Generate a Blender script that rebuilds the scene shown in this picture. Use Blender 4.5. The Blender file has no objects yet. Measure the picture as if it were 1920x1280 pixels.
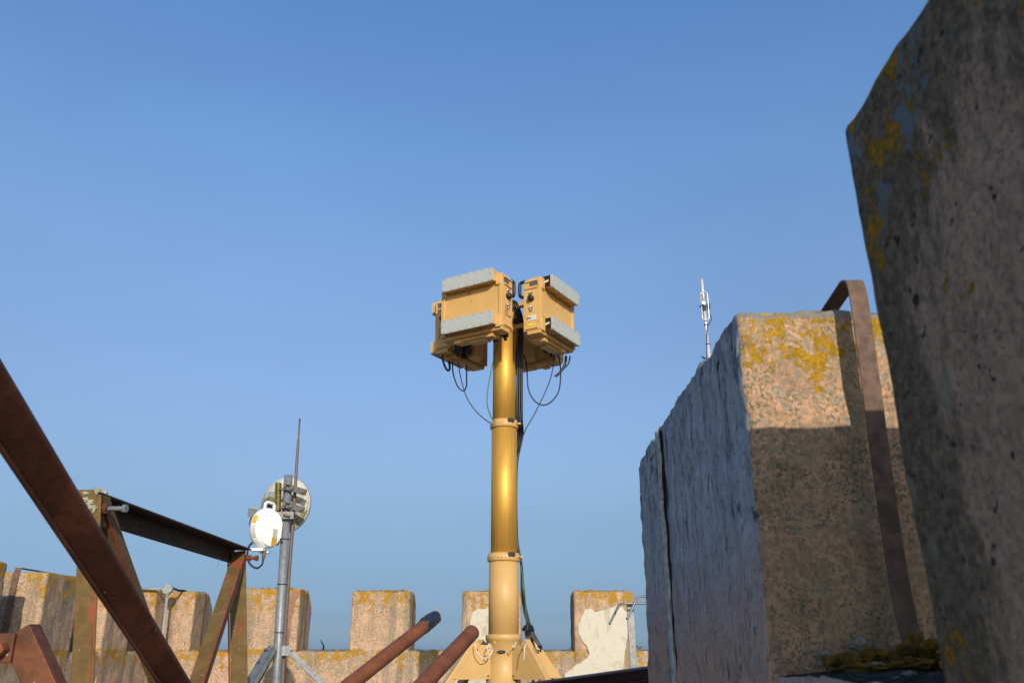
import bpy, bmesh, math, random
from mathutils import Vector, Matrix, noise
R = math.radians
random.seed(4)
sc = bpy.context.scene
# ------------------------------------------------------------------ camera
F = 1580.0                       # focal length in photo pixels (1920 wide)
TH = math.atan(573 / F)          # upward pitch
cam_d = bpy.data.cameras.new('camera'); cam = bpy.data.objects.new('camera', cam_d)
sc.collection.objects.link(cam); sc.camera = cam
cam_d.sensor_width = 36; cam_d.lens = 36 * F / 1920
cam.location = (0, 0, 0); cam.rotation_euler = (R(90) + TH, 0, 0)
cam_d.clip_start = 0.05; cam_d.clip_end = 60000
cam_d.dof.use_dof = True; cam_d.dof.focus_distance = 6.0; cam_d.dof.aperture_fstop = 9
# ------------------------------------------------------------------ light
SUN_EL, SUN_AZ = 19.0, 13.5      # azimuth: degrees to the right of straight behind the camera
w = bpy.data.worlds.new('World'); sc.world = w; w.use_nodes = True
nt = w.node_tree; bg = nt.nodes['Background']
sky = nt.nodes.new('ShaderNodeTexSky'); sky.sky_type = 'NISHITA'; sky.sun_disc = False
sky.sun_elevation = R(SUN_EL); sky.sun_rotation = R(180 - SUN_AZ)
sky.air_density = 1.0; sky.dust_density = 0.6; sky.ozone_density = 1.6; sky.altitude = 0
# clear cold air: grade the sky by elevation (paler, less yellow towards the horizon)
tc = nt.nodes.new('ShaderNodeTexCoord'); sp_ = nt.nodes.new('ShaderNodeSeparateXYZ'); nt.links.new(tc.outputs['Generated'], sp_.inputs[0])
cr = nt.nodes.new('ShaderNodeValToRGB'); nt.links.new(sp_.outputs[2], cr.inputs[0])
SKYG = [(0, (.255, .41, .85)), (.0073, (.255, .401, .80)), (.03, (.222, .328, .644)), (.0646, (.264, .342, .555)), (.1236, (.387, .446, .571)), (.1838, (.546, .578, .687)), (.305, (.752, .804, .914)), (.4226, (.917, 1.016, 1.144)), (.5311, (.936, 1.167, 1.358)), (.6041, (.922, 1.187, 1.46)), (.6669, (.875, 1.23, 1.547)), (1, (.85, 1.2, 1.55))]
while len(cr.color_ramp.elements) < len(SKYG): cr.color_ramp.elements.new(.5)
for e_, (p_, c_) in zip(cr.color_ramp.elements, SKYG): e_.position = p_; e_.color = (c_[0] / 2, c_[1] / 2, c_[2] / 2, 1)
mu = nt.nodes.new('ShaderNodeVectorMath'); mu.operation = 'MULTIPLY'; nt.links.new(sky.outputs[0], mu.inputs[0]); nt.links.new(cr.outputs[0], mu.inputs[1])
m2_ = nt.nodes.new('ShaderNodeVectorMath'); m2_.operation = 'SCALE'; m2_.inputs['Scale'].default_value = 2.0; nt.links.new(mu.outputs[0], m2_.inputs[0])
# the grading belongs to the side away from the sun; the haze round the sun stays bright
mr = nt.nodes.new('ShaderNodeMapRange'); mr.interpolation_type = 'SMOOTHSTEP'; nt.links.new(sp_.outputs[1], mr.inputs[0]); mr.inputs[1].default_value = -.45; mr.inputs[2].default_value = .25
mxs = nt.nodes.new('ShaderNodeMix'); mxs.data_type = 'RGBA'; nt.links.new(mr.outputs[0], mxs.inputs[0])
ci = [i for i in mxs.inputs if i.type == 'RGBA']; nt.links.new(sky.outputs[0], ci[0]); nt.links.new(m2_.outputs[0], ci[1])
mp_ = nt.nodes.new('ShaderNodeVectorMath'); mp_.operation = 'MULTIPLY'; nt.links.new(tc.outputs['Generated'], mp_.inputs[0]); mp_.inputs[1].default_value = (1.2, 2, 4)
nz_ = nt.nodes.new('ShaderNodeTexNoise'); nz_.inputs['Scale'].default_value = 1.6; nz_.inputs['Detail'].default_value = 6; nz_.inputs['Distortion'].default_value = .6; nt.links.new(mp_.outputs[0], nz_.inputs['Vector'])
wm = nt.nodes.new('ShaderNodeMapRange'); nt.links.new(nz_.outputs['Fac'], wm.inputs[0]); wm.inputs[1].default_value = .35; wm.inputs[2].default_value = .7; wm.inputs[3].default_value = .97; wm.inputs[4].default_value = 1.045
vs_ = nt.nodes.new('ShaderNodeVectorMath'); vs_.operation = 'SCALE'; nt.links.new([o for o in mxs.outputs if o.type == 'RGBA'][0], vs_.inputs[0]); nt.links.new(wm.outputs[0], vs_.inputs['Scale'])
nt.links.new(vs_.outputs[0], bg.inputs[0]); bg.inputs[1].default_value = 0.15
sd = bpy.data.lights.new('sun', 'SUN'); sd.energy = 3.9; sd.angle = R(0.53); sd.color = (1.0, .87, .70)
so = bpy.data.objects.new('sun', sd); sc.collection.objects.link(so)
tosun = Vector((math.sin(R(SUN_AZ)) * math.cos(R(SUN_EL)), -math.cos(R(SUN_AZ)) * math.cos(R(SUN_EL)), math.sin(R(SUN_EL))))
so.rotation_euler = tosun.to_track_quat('Z', 'Y').to_euler(); so.location = tosun * 20
vs = sc.view_settings; vs.view_transform = 'Standard'; vs.look = 'None'; vs.exposure = 0.0; vs.gamma = 1
# ------------------------------------------------------------------ helpers
def P(px, py, x=None, y=None, z=None, d=None):
    a, b = (px - 960) / F, (640 - py) / F
    r = Vector((a, math.cos(TH) - b * math.sin(TH), math.sin(TH) + b * math.cos(TH)))
    if x is not None: return r * (x / r.x)
    if y is not None: return r * (y / r.y)
    if z is not None: return r * (z / r.z)
    return r * d
V = Vector
def link(o, parent=None):
    sc.collection.objects.link(o)
    if parent: o.parent = parent; o.matrix_parent_inverse = Matrix()
    return o
def tag(o, label=None, cat=None, group=None, kind=None):
    if label: o['label'] = label
    if cat: o['category'] = cat
    if group: o['group'] = group
    if kind: o['kind'] = kind
    return o
def thing(name, label, cat, loc=(0, 0, 0), rz=0, group=None):
    o = bpy.data.objects.new(name, None); link(o); o.empty_display_size = .1
    o.location = loc; o.rotation_euler = (0, 0, rz); tag(o, label, cat, group); return o
class MB:
    def __init__(s, origin=(0, 0, 0)): s.bm = bmesh.new(); s.o = V(origin); s.mi = 0
    def v(s, p): return s.bm.verts.new(V(p) - s.o)
    def f(s, vs):
        try:
            f = s.bm.faces.new(vs); f.material_index = s.mi; f.smooth = getattr(s, 'sm', False); return f
        except ValueError: return None
    def hexa(s, P8):
        v = [s.v(p) for p in P8]
        for q in ((0, 3, 2, 1), (4, 5, 6, 7), (0, 1, 5, 4), (1, 2, 6, 5), (2, 3, 7, 6), (3, 0, 4, 7)): s.f([v[i] for i in q])
        return s
    def box(s, c, d, M=None):
        c = V(c); h = V(d) / 2
        pts = [V((sx * h.x, sy * h.y, sz * h.z)) for sz in (-1, 1) for sx, sy in ((-1, -1), (1, -1), (1, 1), (-1, 1))]
        if M: pts = [M @ p for p in pts]
        return s.hexa([c + p for p in pts])
    def prism(s, poly, e):                       # polygon (3-D points) swept by vector e
        e = V(e); a = [s.v(p) for p in poly]; b = [s.v(V(p) + e) for p in poly]
        s.f(a[::-1]); s.f(b)
        n = len(a)
        for i in range(n): s.f([a[i], a[(i + 1) % n], b[(i + 1) % n], b[i]])
        return s
    def tube(s, pts, r, n=12, cap=True):
        pts = [V(p) for p in pts]; rr = r if isinstance(r, (list, tuple)) else [r] * len(pts)
        rings = []; up = None; old = getattr(s, 'sm', False)
        for i, p in enumerate(pts):
            t = (pts[min(i + 1, len(pts) - 1)] - pts[max(i - 1, 0)])
            if t.length < 1e-9: t = V((0, 0, 1))
            t.normalize()
            if up is None: up = t.cross(V((0, 0, 1)) if abs(t.z) < .9 else V((0, 1, 0))).normalized()
            up = (up - t * up.dot(t)).normalized(); q = t.cross(up)
            rings.append([s.v(p + (up * math.cos(2 * math.pi * k / n) + q * math.sin(2 * math.pi * k / n)) * rr[i]) for k in range(n)])
        s.sm = True
        for a, b in zip(rings, rings[1:]):
            for k in range(n): s.f([a[k], a[(k + 1) % n], b[(k + 1) % n], b[k]])
        s.sm = old
        if cap: s.f(rings[0][::-1]); s.f(rings[-1])
        return s
    def lathe(s, prof, M, n=48):                 # prof: (radius, height)
        rings = []; old = getattr(s, 'sm', False)
        for r, h in prof:
            rings.append([s.v(M @ V((r * math.cos(2 * math.pi * k / n), r * math.sin(2 * math.pi * k / n), h))) for k in range(n)])
        s.sm = True
        for a, b in zip(rings, rings[1:]):
            for k in range(n): s.f([a[k], a[(k + 1) % n], b[(k + 1) % n], b[k]])
        s.sm = old
        s.f(rings[0][::-1]); s.f(rings[-1]); return s
    def ribbon(s, pts, wv, th):                  # flat tape: width vector per point or one, thickness th
        pts = [V(p) for p in pts]; wl = wv if isinstance(wv, list) else [V(wv)] * len(pts)
        sec = []
        for i, p in enumerate(pts):
            t = (pts[min(i + 1, len(pts) - 1)] - pts[max(i - 1, 0)]).normalized(); wd = V(wl[i])
            nn = t.cross(wd).normalized() * th / 2
            sec.append([s.v(p - wd / 2 - nn), s.v(p + wd / 2 - nn), s.v(p + wd / 2 + nn), s.v(p - wd / 2 + nn)])
        for a, b in zip(sec, sec[1:]):
            for k in range(4): s.f([a[k], a[(k + 1) % 4], b[(k + 1) % 4], b[k]])
        s.f(sec[0][::-1]); s.f(sec[-1]); return s
    def build(s, name, mat, parent=None, bevel=0, seg=2, loc=None, split=True):
        bmesh.ops.recalc_face_normals(s.bm, faces=s.bm.faces)
        if split and parent and len(s.bm.verts) < 6000:
            seen = set(); isl = []
            for v0 in s.bm.verts:
                if v0 in seen: continue
                st_ = [v0]; seen.add(v0); g = []
                while st_:
                    v = st_.pop(); g.append(v)
                    for e in v.link_edges:
                        o_ = e.other_vert(v)
                        if o_ not in seen: seen.add(o_); st_.append(o_)
                lo = [min(v.co[i] for v in g) - .0015 for i in range(3)]; hi = [max(v.co[i] for v in g) + .0015 for i in range(3)]
                isl.append([g, lo, hi])
            ch = True
            while ch:
                ch = False
                for i in range(len(isl)):
                    for j in range(i + 1, len(isl)):
                        A, B = isl[i], isl[j]
                        if all(A[1][q] <= B[2][q] and B[1][q] <= A[2][q] for q in range(3)):
                            isl[i] = [A[0] + B[0], [min(A[1][q], B[1][q]) for q in range(3)], [max(A[2][q], B[2][q]) for q in range(3)]]; isl.pop(j); ch = True; break
                    if ch: break
            if len(isl) > 1:
                out = []
                for g, _, _ in isl:
                    m2 = MB(s.o); mp = {v: m2.bm.verts.new(v.co) for v in g}; fs = {f for v in g for f in v.link_faces}
                    for f in fs: nf = m2.bm.faces.new([mp[v] for v in f.verts]); nf.material_index = f.material_index; nf.smooth = f.smooth
                    out.append(m2.build(name, mat, parent, bevel, seg, loc, split=False))
                s.bm.free(); return out[0]
        me = bpy.data.meshes.new(name); s.bm.to_mesh(me); s.bm.free()
        for m in (mat if isinstance(mat, list) else [mat]): me.materials.append(m)
        o = bpy.data.objects.new(name, me); link(o, parent); o.location = s.o if loc is None else loc
        if bevel:
            b = o.modifiers.new('bevel', 'BEVEL'); b.width = bevel; b.segments = seg; b.limit_method = 'ANGLE'; b.angle_limit = R(40)
            b.harden_normals = False
        return o
def smooth(pts, n=8):                            # Catmull-Rom
    pts = [V(p) for p in pts]; out = []
    q = [pts[0] * 2 - pts[1]] + pts + [pts[-1] * 2 - pts[-2]]
    for i in range(1, len(q) - 2):
        for k in range(n):
            t = k / n; a, b, c, d = q[i - 1], q[i], q[i + 1], q[i + 2]
            out.append(.5 * ((2 * b) + (c - a) * t + (2 * a - 5 * b + 4 * c - d) * t * t + (3 * b - a - 3 * c + d) * t ** 3))
    return out + [pts[-1]]
def frame(p0, p1, hint):
    t = (V(p1) - V(p0)).normalized(); a = V(hint); a = (a - t * a.dot(t)).normalized(); return t, a, t.cross(a)
def bar(mb, p0, p1, wa, wb, hint):               # solid rectangular bar
    t, a, b = frame(p0, p1, hint); p0, p1 = V(p0), V(p1)
    q = [(-1, -1), (1, -1), (1, 1), (-1, 1)]
    return mb.hexa([p0 + a * wa / 2 * i + b * wb / 2 * j for i, j in q] + [p1 + a * wa / 2 * i + b * wb / 2 * j for i, j in q])
def angle_bar(mb, p0, p1, w_, t_, da, db):       # L section: the corner runs p0-p1, flanges along da and db
    t = (V(p1) - V(p0)).normalized(); a = V(da); a = (a - t * a.dot(t)).normalized(); b = V(db); b = (b - t * b.dot(t) - a * b.dot(a)).normalized()
    wa, wb = w_ if isinstance(w_, tuple) else (w_, w_)
    s2 = [(0, 0), (wa, 0), (wa, t_), (t_, t_), (t_, wb), (0, wb)]
    return mb.prism([V(p0) + a * x + b * y for x, y in s2], V(p1) - V(p0))
def rough_block(x0, x1, y0, y1, z0, z1, res, r, amp, side=None, seed=0, warp=None, freq=9, origin=None):
    """stone block with rounded worn arrises; side: dict face -> material index"""
    side = side or {}
    n = [max(2, int(math.ceil((b - a) / res))) for a, b in ((x0, x1), (y0, y1), (z0, z1))]
    lo, hi = V((x0, y0, z0)), V((x1, y1, z1)); mb = MB(origin or ((x0 + x1) / 2, (y0 + y1) / 2, z0)); mb.sm = True; D = {}
    def vert(i, j, k):
        if (i, j, k) in D: return D[i, j, k]
        p = V([lo[m] + (hi[m] - lo[m]) * q / n[m] for m, q in enumerate((i, j, k))])
        c = V([min(max(p[m], lo[m] + r), hi[m] - r) for m in range(3)]); o = p - c
        if o.length > 1e-6:
            sd_ = V((seed * 3.1, seed * 1.7, 0)); nz = noise.noise(p * freq + sd_) * amp + noise.noise(p * freq * 3.1 + sd_) * amp * .5 + noise.noise(p * freq * 9 + sd_) * amp * .22
            edge = sum(1 for m in range(3) if abs(o[m]) > r * .55)
            if edge >= 2: nz += min(0, noise.noise(p * freq * 1.6 + sd_ * 2)) * amp * 2.2
            p = c + o.normalized() * (r + nz)
        if warp: p = warp(p)
        D[i, j, k] = mb.v(p); return D[i, j, k]
    for ax in range(3):
        u, v_ = [(1, 2), (2, 0), (0, 1)][ax]
        for e, nm in ((0, '-'), (n[ax], '+')):
            mb.mi = side.get(nm + 'xyz'[ax], 0)
            for a in range(n[u]):
                for b in range(n[v_]):
                    q = []
                    for da, db in ((0, 0), (1, 0), (1, 1), (0, 1)):
                        idx = [0, 0, 0]; idx[ax] = e; idx[u] = a + da; idx[v_] = b + db; q.append(vert(*idx))
                    mb.f(q if e else q[::-1])
    return mb
# ------------------------------------------------------------------ materials
class NT:
    def __init__(s, name, rough=.8, metal=0, spec=.4):
        s.m = bpy.data.materials.new(name); s.m.use_nodes = True; s.t = s.m.node_tree; s.b = s.t.nodes['Principled BSDF']
        s.b.inputs['Roughness'].default_value = rough; s.b.inputs['Metallic'].default_value = metal
        s.b.inputs['Specular IOR Level'].default_value = spec
        s.pos = s.t.nodes.new('ShaderNodeNewGeometry').outputs['Position']
    def put(s, sock, val):
        if isinstance(val, bpy.types.NodeSocket): s.t.links.new(val, sock)
        elif isinstance(val, (tuple, list)) and len(val) == 3 and sock.type == 'RGBA': sock.default_value = (*val, 1)
        else: sock.default_value = val
    def scale(s, vec, src=None):
        n = s.t.nodes.new('ShaderNodeVectorMath'); n.operation = 'MULTIPLY'; s.put(n.inputs[0], src or s.pos); n.inputs[1].default_value = vec; return n.outputs[0]
    def noise(s, sc_, det=4, rough=.55, vec=None, dist=0, off=0):
        n = s.t.nodes.new('ShaderNodeTexNoise'); n.inputs['Scale'].default_value = sc_; n.inputs['Detail'].default_value = det
        n.inputs['Roughness'].default_value = rough; n.inputs['Distortion'].default_value = dist
        v = vec or s.pos
        if off:
            a = s.t.nodes.new('ShaderNodeVectorMath'); a.operation = 'ADD'; s.put(a.inputs[0], v); a.inputs[1].default_value = (off, off * .7, off * .3); v = a.outputs[0]
        s.put(n.inputs['Vector'], v); return n.outputs['Fac']
    def vor(s, sc_, vec=None, rnd=1, out='Distance'):
        n = s.t.nodes.new('ShaderNodeTexVoronoi'); n.inputs['Scale'].default_value = sc_; n.inputs['Randomness'].default_value = rnd; s.put(n.inputs['Vector'], vec or s.pos); return n.outputs[out]
    def ramp(s, val, a, b, ya=0, yb=1, inter='SMOOTHSTEP'):
        n = s.t.nodes.new('ShaderNodeMapRange'); n.interpolation_type = inter; s.put(n.inputs[0], val)
        n.inputs[1].default_value = a; n.inputs[2].default_value = b; n.inputs[3].default_value = ya; n.inputs[4].default_value = yb; return n.outputs[0]
    def mix(s, f, a, b, mode='MIX'):
        n = s.t.nodes.new('ShaderNodeMix'); n.data_type = 'RGBA'; n.blend_type = mode; s.put(n.inputs[0], f)
        ins = [i for i in n.inputs if i.type == 'RGBA']; s.put(ins[0], a); s.put(ins[1], b); return [o for o in n.outputs if o.type == 'RGBA'][0]
    def math(s, op, a, b=0.0):
        n = s.t.nodes.new('ShaderNodeMath'); n.operation = op; s.put(n.inputs[0], a); s.put(n.inputs[1], b); return n.outputs[0]
    def comp(s, i, src=None):
        n = s.t.nodes.new('ShaderNodeSeparateXYZ'); s.put(n.inputs[0], src or s.pos); return n.outputs[i]
    def bump(s, h, strength=.5, dist=.01):
        n = s.t.nodes.new('ShaderNodeBump'); n.inputs['Strength'].default_value = strength; n.inputs['Distance'].default_value = dist; s.put(n.inputs['Height'], h)
        s.t.links.new(n.outputs[0], s.b.inputs['Normal'])
    def col(s, c): s.put(s.b.inputs['Base Color'], c); return s.m
def stone(name, c1, c2, dark, lich=(.46, .24, .025), sp=60, darkamt=.5, lichamt=.5, streak=.5, zlo=.25, zhi=.62, grey=.3, big=1.0, lsc=9, sillamt=0.0, greyc=(.25, .25, .20), bmp=.5, rim=0):
    k = NT(name, .93, spec=.15); z = k.comp(2)
    st = k.scale((1, 1, .13))
    base = k.mix(k.ramp(k.noise(7 * big, 4), .35, .65), c1, c2)
    base = k.mix(k.math('MULTIPLY', k.ramp(k.noise(5 * big, 5, .6, st, off=3), .50, .68), streak), base, dark)                 # run-off streaks
    base = k.mix(k.math('MULTIPLY', k.ramp(k.noise(sp * .42, 8, .75, off=47), .46, .56), darkamt * .75), base, tuple(a_ * .5 + b_ * .5 for a_, b_ in zip(dark, c2)))
    if sillamt: base = k.mix(k.ramp(k.noise(7.5, 4, .55, k.scale((1, 1, .04)), off=57), .52, .62, 0, .75), base, (.215, .19, .15))
    f1 = k.ramp(k.noise(sp * 1.25, 6, .72, off=7), .50, .57); f2 = k.ramp(k.noise(sp * .10, 4, .65, off=11), .34, .66)
    base = k.mix(k.ramp(k.noise(sp * .9, 6, .8, off=41), .52, .60, 0, .7), base, (c1[0] * 1.15, c1[1] * 1.15, c1[2] * 1.2))
    base = k.mix(k.math('MULTIPLY', k.math('MULTIPLY', f1, k.math('ADD', f2, .25)), darkamt), base, dark)                        # dark crust
    v = k.vor(sp * 1.3); base = k.mix(k.math('MULTIPLY', k.ramp(v, .16, .08), .55), base, (dark[0] * .3, dark[1] * .3, dark[2] * .3))      # pits
    g = k.math('ADD', k.noise(22 * big, 4, .7, off=17), k.math('ADD', k.ramp(z, zlo - .3, zhi, 0, .08), k.math('MULTIPLY', k.math('MULTIPLY', k.ramp(z, -.5, -.07), k.ramp(z, .01, -.03)), .14 * sillamt))); base = k.mix(k.math('MULTIPLY', k.ramp(g, .60, .66), grey), base, (.24, .25, .20))
    n1 = k.noise(lsc * big, 3, .55, off=23); n2 = k.noise(lsc * 4.5 * big, 7, .8, off=29)
    s_ = k.math('ADD', k.math('MULTIPLY', n1, .48), k.math('MULTIPLY', n2, .52)); s_ = k.math('ADD', s_, k.ramp(z, zlo, zhi, -.05, .095))
    sill = k.math('MULTIPLY', k.math('MULTIPLY', k.ramp(z, -.34, -.07), k.ramp(z, .01, -.03)), sillamt); s_ = k.math('ADD', s_, k.math('MULTIPLY', sill, .135))
    lf = k.ramp(s_, .60 - .06 * lichamt, .62 - .06 * lichamt)
    lc = k.mix(k.ramp(k.noise(lsc * 9 * big, 6, .75, off=31), .42, .58), lich, (lich[0] * .55, lich[1] * .66, lich[2]))
    base = k.mix(lf, base, lc)
    if rim: base = k.mix(k.math('MULTIPLY', k.ramp(k.math('ADD', z, k.math('MULTIPLY', k.noise(50, 4, .7), .02)), rim + .006, rim + .012), .85), base, (.20, .205, .20))
    h = k.math('ADD', k.math('ADD', k.noise(sp * .8, 5, .7), k.math('MULTIPLY', k.ramp(v, .0, .2), .35)), k.math('MULTIPLY', lf, k.noise(70, 3)))
    k.bump(h, bmp, .006)
    return k.col(base)
M = {}
M['stone'] = stone('weathered_stone', (.60, .385, .255), (.47, .345, .235), (.13, .115, .085), sp=58, darkamt=.75, lichamt=.40, streak=.95, bmp=.3, zlo=.1, zhi=.64, grey=.6, lsc=11, sillamt=1.0)
M['stone_near'] = stone('lichened_stone', (.57, .35, .215), (.42, .28, .17), (.16, .14, .095), lich=(.44, .245, .014), sp=105, darkamt=1.0, lichamt=.30, streak=.1, zlo=.36, zhi=.6, grey=.6, big=1.9, lsc=7, rim=.592)
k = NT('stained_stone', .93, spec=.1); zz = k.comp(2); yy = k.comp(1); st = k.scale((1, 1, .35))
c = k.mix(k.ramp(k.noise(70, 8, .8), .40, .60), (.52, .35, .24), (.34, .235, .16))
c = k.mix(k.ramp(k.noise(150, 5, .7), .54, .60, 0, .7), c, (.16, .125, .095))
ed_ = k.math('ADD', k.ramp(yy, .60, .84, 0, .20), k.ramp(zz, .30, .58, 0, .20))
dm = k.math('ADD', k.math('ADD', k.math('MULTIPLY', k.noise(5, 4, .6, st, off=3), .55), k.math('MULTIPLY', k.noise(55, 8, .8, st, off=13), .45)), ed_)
c = k.mix(k.ramp(dm, .60, .70, 0, .85), c, k.mix(k.ramp(k.noise(90, 5, .8), .4, .6), (.06, .050, .03), (.19, .15, .10)))  # dark olive wear in the stone, stronger towards the top and far edge
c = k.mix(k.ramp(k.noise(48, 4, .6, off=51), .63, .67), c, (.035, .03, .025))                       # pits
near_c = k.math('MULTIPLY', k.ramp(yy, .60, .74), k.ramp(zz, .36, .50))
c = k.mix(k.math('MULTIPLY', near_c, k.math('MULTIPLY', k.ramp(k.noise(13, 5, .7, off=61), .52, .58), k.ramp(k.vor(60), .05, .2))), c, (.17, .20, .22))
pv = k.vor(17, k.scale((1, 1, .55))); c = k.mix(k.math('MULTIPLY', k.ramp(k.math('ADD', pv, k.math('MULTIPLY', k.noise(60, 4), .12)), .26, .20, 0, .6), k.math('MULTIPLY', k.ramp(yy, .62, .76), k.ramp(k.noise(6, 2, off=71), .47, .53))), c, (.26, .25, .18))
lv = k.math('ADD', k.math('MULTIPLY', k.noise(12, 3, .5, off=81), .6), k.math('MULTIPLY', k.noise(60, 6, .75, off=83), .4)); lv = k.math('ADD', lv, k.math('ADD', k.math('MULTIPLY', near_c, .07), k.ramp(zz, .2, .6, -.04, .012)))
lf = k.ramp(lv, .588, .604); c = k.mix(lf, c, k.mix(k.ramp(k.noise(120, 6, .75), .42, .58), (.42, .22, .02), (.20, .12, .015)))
k.bump(k.math('ADD', k.noise(110, 6, .75), k.math('MULTIPLY', lf, k.noise(90, 3))), .7, .006); M['stone_stained'] = k.col(c)
k = NT('weathered_render', .85, spec=.2)
st = k.scale((1, 2.4, .2)); st2 = k.scale((1, 1.6, .42)); zz = k.comp(2)
c = k.mix(k.ramp(k.noise(9, 4, .6, st), .35, .65), (.43, .46, .52), (.29, .32, .37))
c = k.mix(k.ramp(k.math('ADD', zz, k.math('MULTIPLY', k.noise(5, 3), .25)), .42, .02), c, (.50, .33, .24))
g1 = k.ramp(k.noise(70, 6, .75, st), .52, .66); c = k.mix(k.math('MULTIPLY', g1, .65), c, (.07, .07, .075))
g2 = k.ramp(k.math('ADD', k.noise(24, 7, .8, st2, off=5), k.ramp(zz, .1, .6, -.005, .035)), .54, .63); c = k.mix(k.math('MULTIPLY', g2, .85), c, (.035, .035, .04))
g3 = k.ramp(k.noise(190, 2, .5, k.scale((1, 1, .35)), off=9), .60, .66); c = k.mix(k.math('MULTIPLY', g3, .6), c, (.05, .05, .055))
c = k.mix(k.ramp(k.noise(16, 7, .8, off=15), .52, .64, 0, .6), c, (.20, .22, .25)); c = k.mix(k.ramp(k.noise(55, 5, .75, off=19), .60, .66, 0, .7), c, (.06, .065, .07))
tp = k.ramp(k.math('ADD', zz, k.math('MULTIPLY', k.noise(30, 3), .06)), .60, .66); c = k.mix(k.math('MULTIPLY', tp, .6), c, (.09, .085, .06))
k.bump(k.math('SUBTRACT', k.noise(90, 6, .75, st2), k.math('MULTIPLY', g2, .5)), .2, .004); M['render'] = k.col(c)
k = NT('cement_cap', .9, spec=.2); c = k.mix(k.ramp(k.noise(30, 5, .7), .4, .6), (.25, .26, .26), (.10, .11, .11)); c = k.mix(k.ramp(k.noise(14, 4, .7, off=4), .56, .60), c, (.36, .25, .02)); k.bump(k.noise(60, 4), .6, .01); M['cement'] = k.col(c)
k = NT('lichen_crust_mix', .95, spec=.1); c = k.mix(k.ramp(k.noise(16, 3, .6), .46, .52), (.24, .22, .15), (.42, .22, .03)); k.bump(k.noise(60, 4), .8, .01); M['crust'] = k.col(c)
k = NT('rough_sill', .95, spec=0); c = k.mix(k.ramp(k.noise(45, 5, .7), .4, .6), (.06, .06, .052), (.025, .026, .024)); c = k.mix(k.ramp(k.vor(28), .20, .12), c, (.20, .19, .18)); k.bump(k.noise(60, 4), .8, .01); M['sill'] = k.col(c)
k = NT('white_paint', .75, spec=.3); c = k.mix(k.ramp(k.noise(5, 5, .6), .52, .72), (.55, .53, .455), (.40, .38, .27)); c = k.mix(k.ramp(k.noise(26, 6, .75), .56, .66, 0, .7), c, (.36, .34, .26)); c = k.mix(k.ramp(k.noise(9, 3, .5, k.scale((1, 1, .15)), off=5), .58, .68, 0, .5), c, (.33, .31, .21)); k.bump(k.noise(22, 6, .7), .7, .012); M['white_paint'] = k.col(c)
k = NT('orange_lichen', .95, spec=.1); c = k.mix(k.ramp(k.noise(40, 5, .7), .35, .65), (.36, .19, .03), (.12, .085, .03)); k.bump(k.noise(90, 5, .7), 1, .012); M['orange_lichen'] = k.col(c)
k = NT('pale_flake', .9, spec=.1); c = k.mix(k.noise(60, 4), (.42, .38, .32), (.2, .19, .16)); k.bump(k.noise(90, 3), .6, .01); M['flake'] = k.col(c)
def steel(name, paint, rust, red, amt, rough=.7, rsc=9):
    k = NT(name, rough, spec=.3)
    c = k.mix(k.ramp(k.noise(18, 5, .65), .35, .65), paint, tuple(x * .72 for x in paint))
    c = k.mix(k.ramp(k.noise(rsc, 4, .6, off=3), .62 - amt * .3, .70 - amt * .25), c, red)
    c = k.mix(k.math('MULTIPLY', k.ramp(k.noise(34, 5, .75, off=8), .5, .62), .55), c, rust)
    c = k.mix(k.ramp(k.vor(26), .10, .06), c, (.30, .29, .24))
    k.bump(k.noise(120, 5, .7), .45, .002); return k.col(c)
M['olive'] = steel('olive_green_paint', (.16, .105, .036), (.12, .055, .025), (.25, .065, .035), .12)
M['olive_red'] = steel('red_oxide_edge', (.26, .055, .035), (.14, .04, .025), (.42, .05, .03), .4)
M['rust'] = steel('rusty_brown_steel', (.125, .046, .024), (.060, .032, .018), (.17, .062, .032), .30, .62, 4)
M['rust_dark'] = steel('dark_rust_channel', (.075, .05, .035), (.03, .022, .018), (.10, .045, .03), .25)
M['darkred'] = steel('dark_red_paint', (.07, .022, .018), (.045, .02, .016), (.09, .025, .02), .2, .5)
k = NT('rusty_pipe', .75, spec=.25); c = k.mix(k.ramp(k.noise(14, 5, .7), .35, .65), (.27, .095, .045), (.19, .07, .035)); c = k.mix(k.ramp(k.noise(60, 4, .7), .56, .68), c, (.12, .05, .03)); k.bump(k.noise(130, 4, .7), .4, .002); M['rust_pipe'] = k.col(c)
def simple(name, c, rough=.5, metal=0, var=.12, sc_=30, spec=.4, bmp=0):
    k = NT(name, rough, metal, spec); cc = k.mix(k.ramp(k.noise(sc_, 4), .35, .65), c, tuple(x * (1 - var) for x in c))
    if bmp: k.bump(k.noise(sc_ * 3, 4), bmp, .002)
    return k.col(cc)
M['tan'] = simple('desert_tan_paint', (.62, .385, .135), .42, 0, .07, 12)
M['cream'] = simple('sand_yellow_paint', (.58, .37, .145), .45, 0, .06, 9)
M['radome'] = simple('light_grey_cover', (.42, .45, .44), .5, 0, .05, 15)
k = NT('gold_anodised', .5, .6); st = k.scale((1, 1, .05)); c = k.mix(k.ramp(k.noise(40, 4, .6, st), .35, .7), (.72, .42, .085), (.60, .35, .07)); c = k.mix(k.math('MULTIPLY', k.ramp(k.noise(14, 4, .6, k.scale((1, 1, .12)), off=5), .62, .72), .45), c, (.42, .27, .07))
k.put(k.b.inputs['Roughness'], k.ramp(k.noise(60, 3, .6, st), .3, .7, .52, .64)); M['gold'] = k.col(c)
M['black'] = simple('black_rubber', (.014, .015, .02), .45)
M['darkplastic'] = simple('dark_plastic', (.03, .032, .038), .5)
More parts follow.
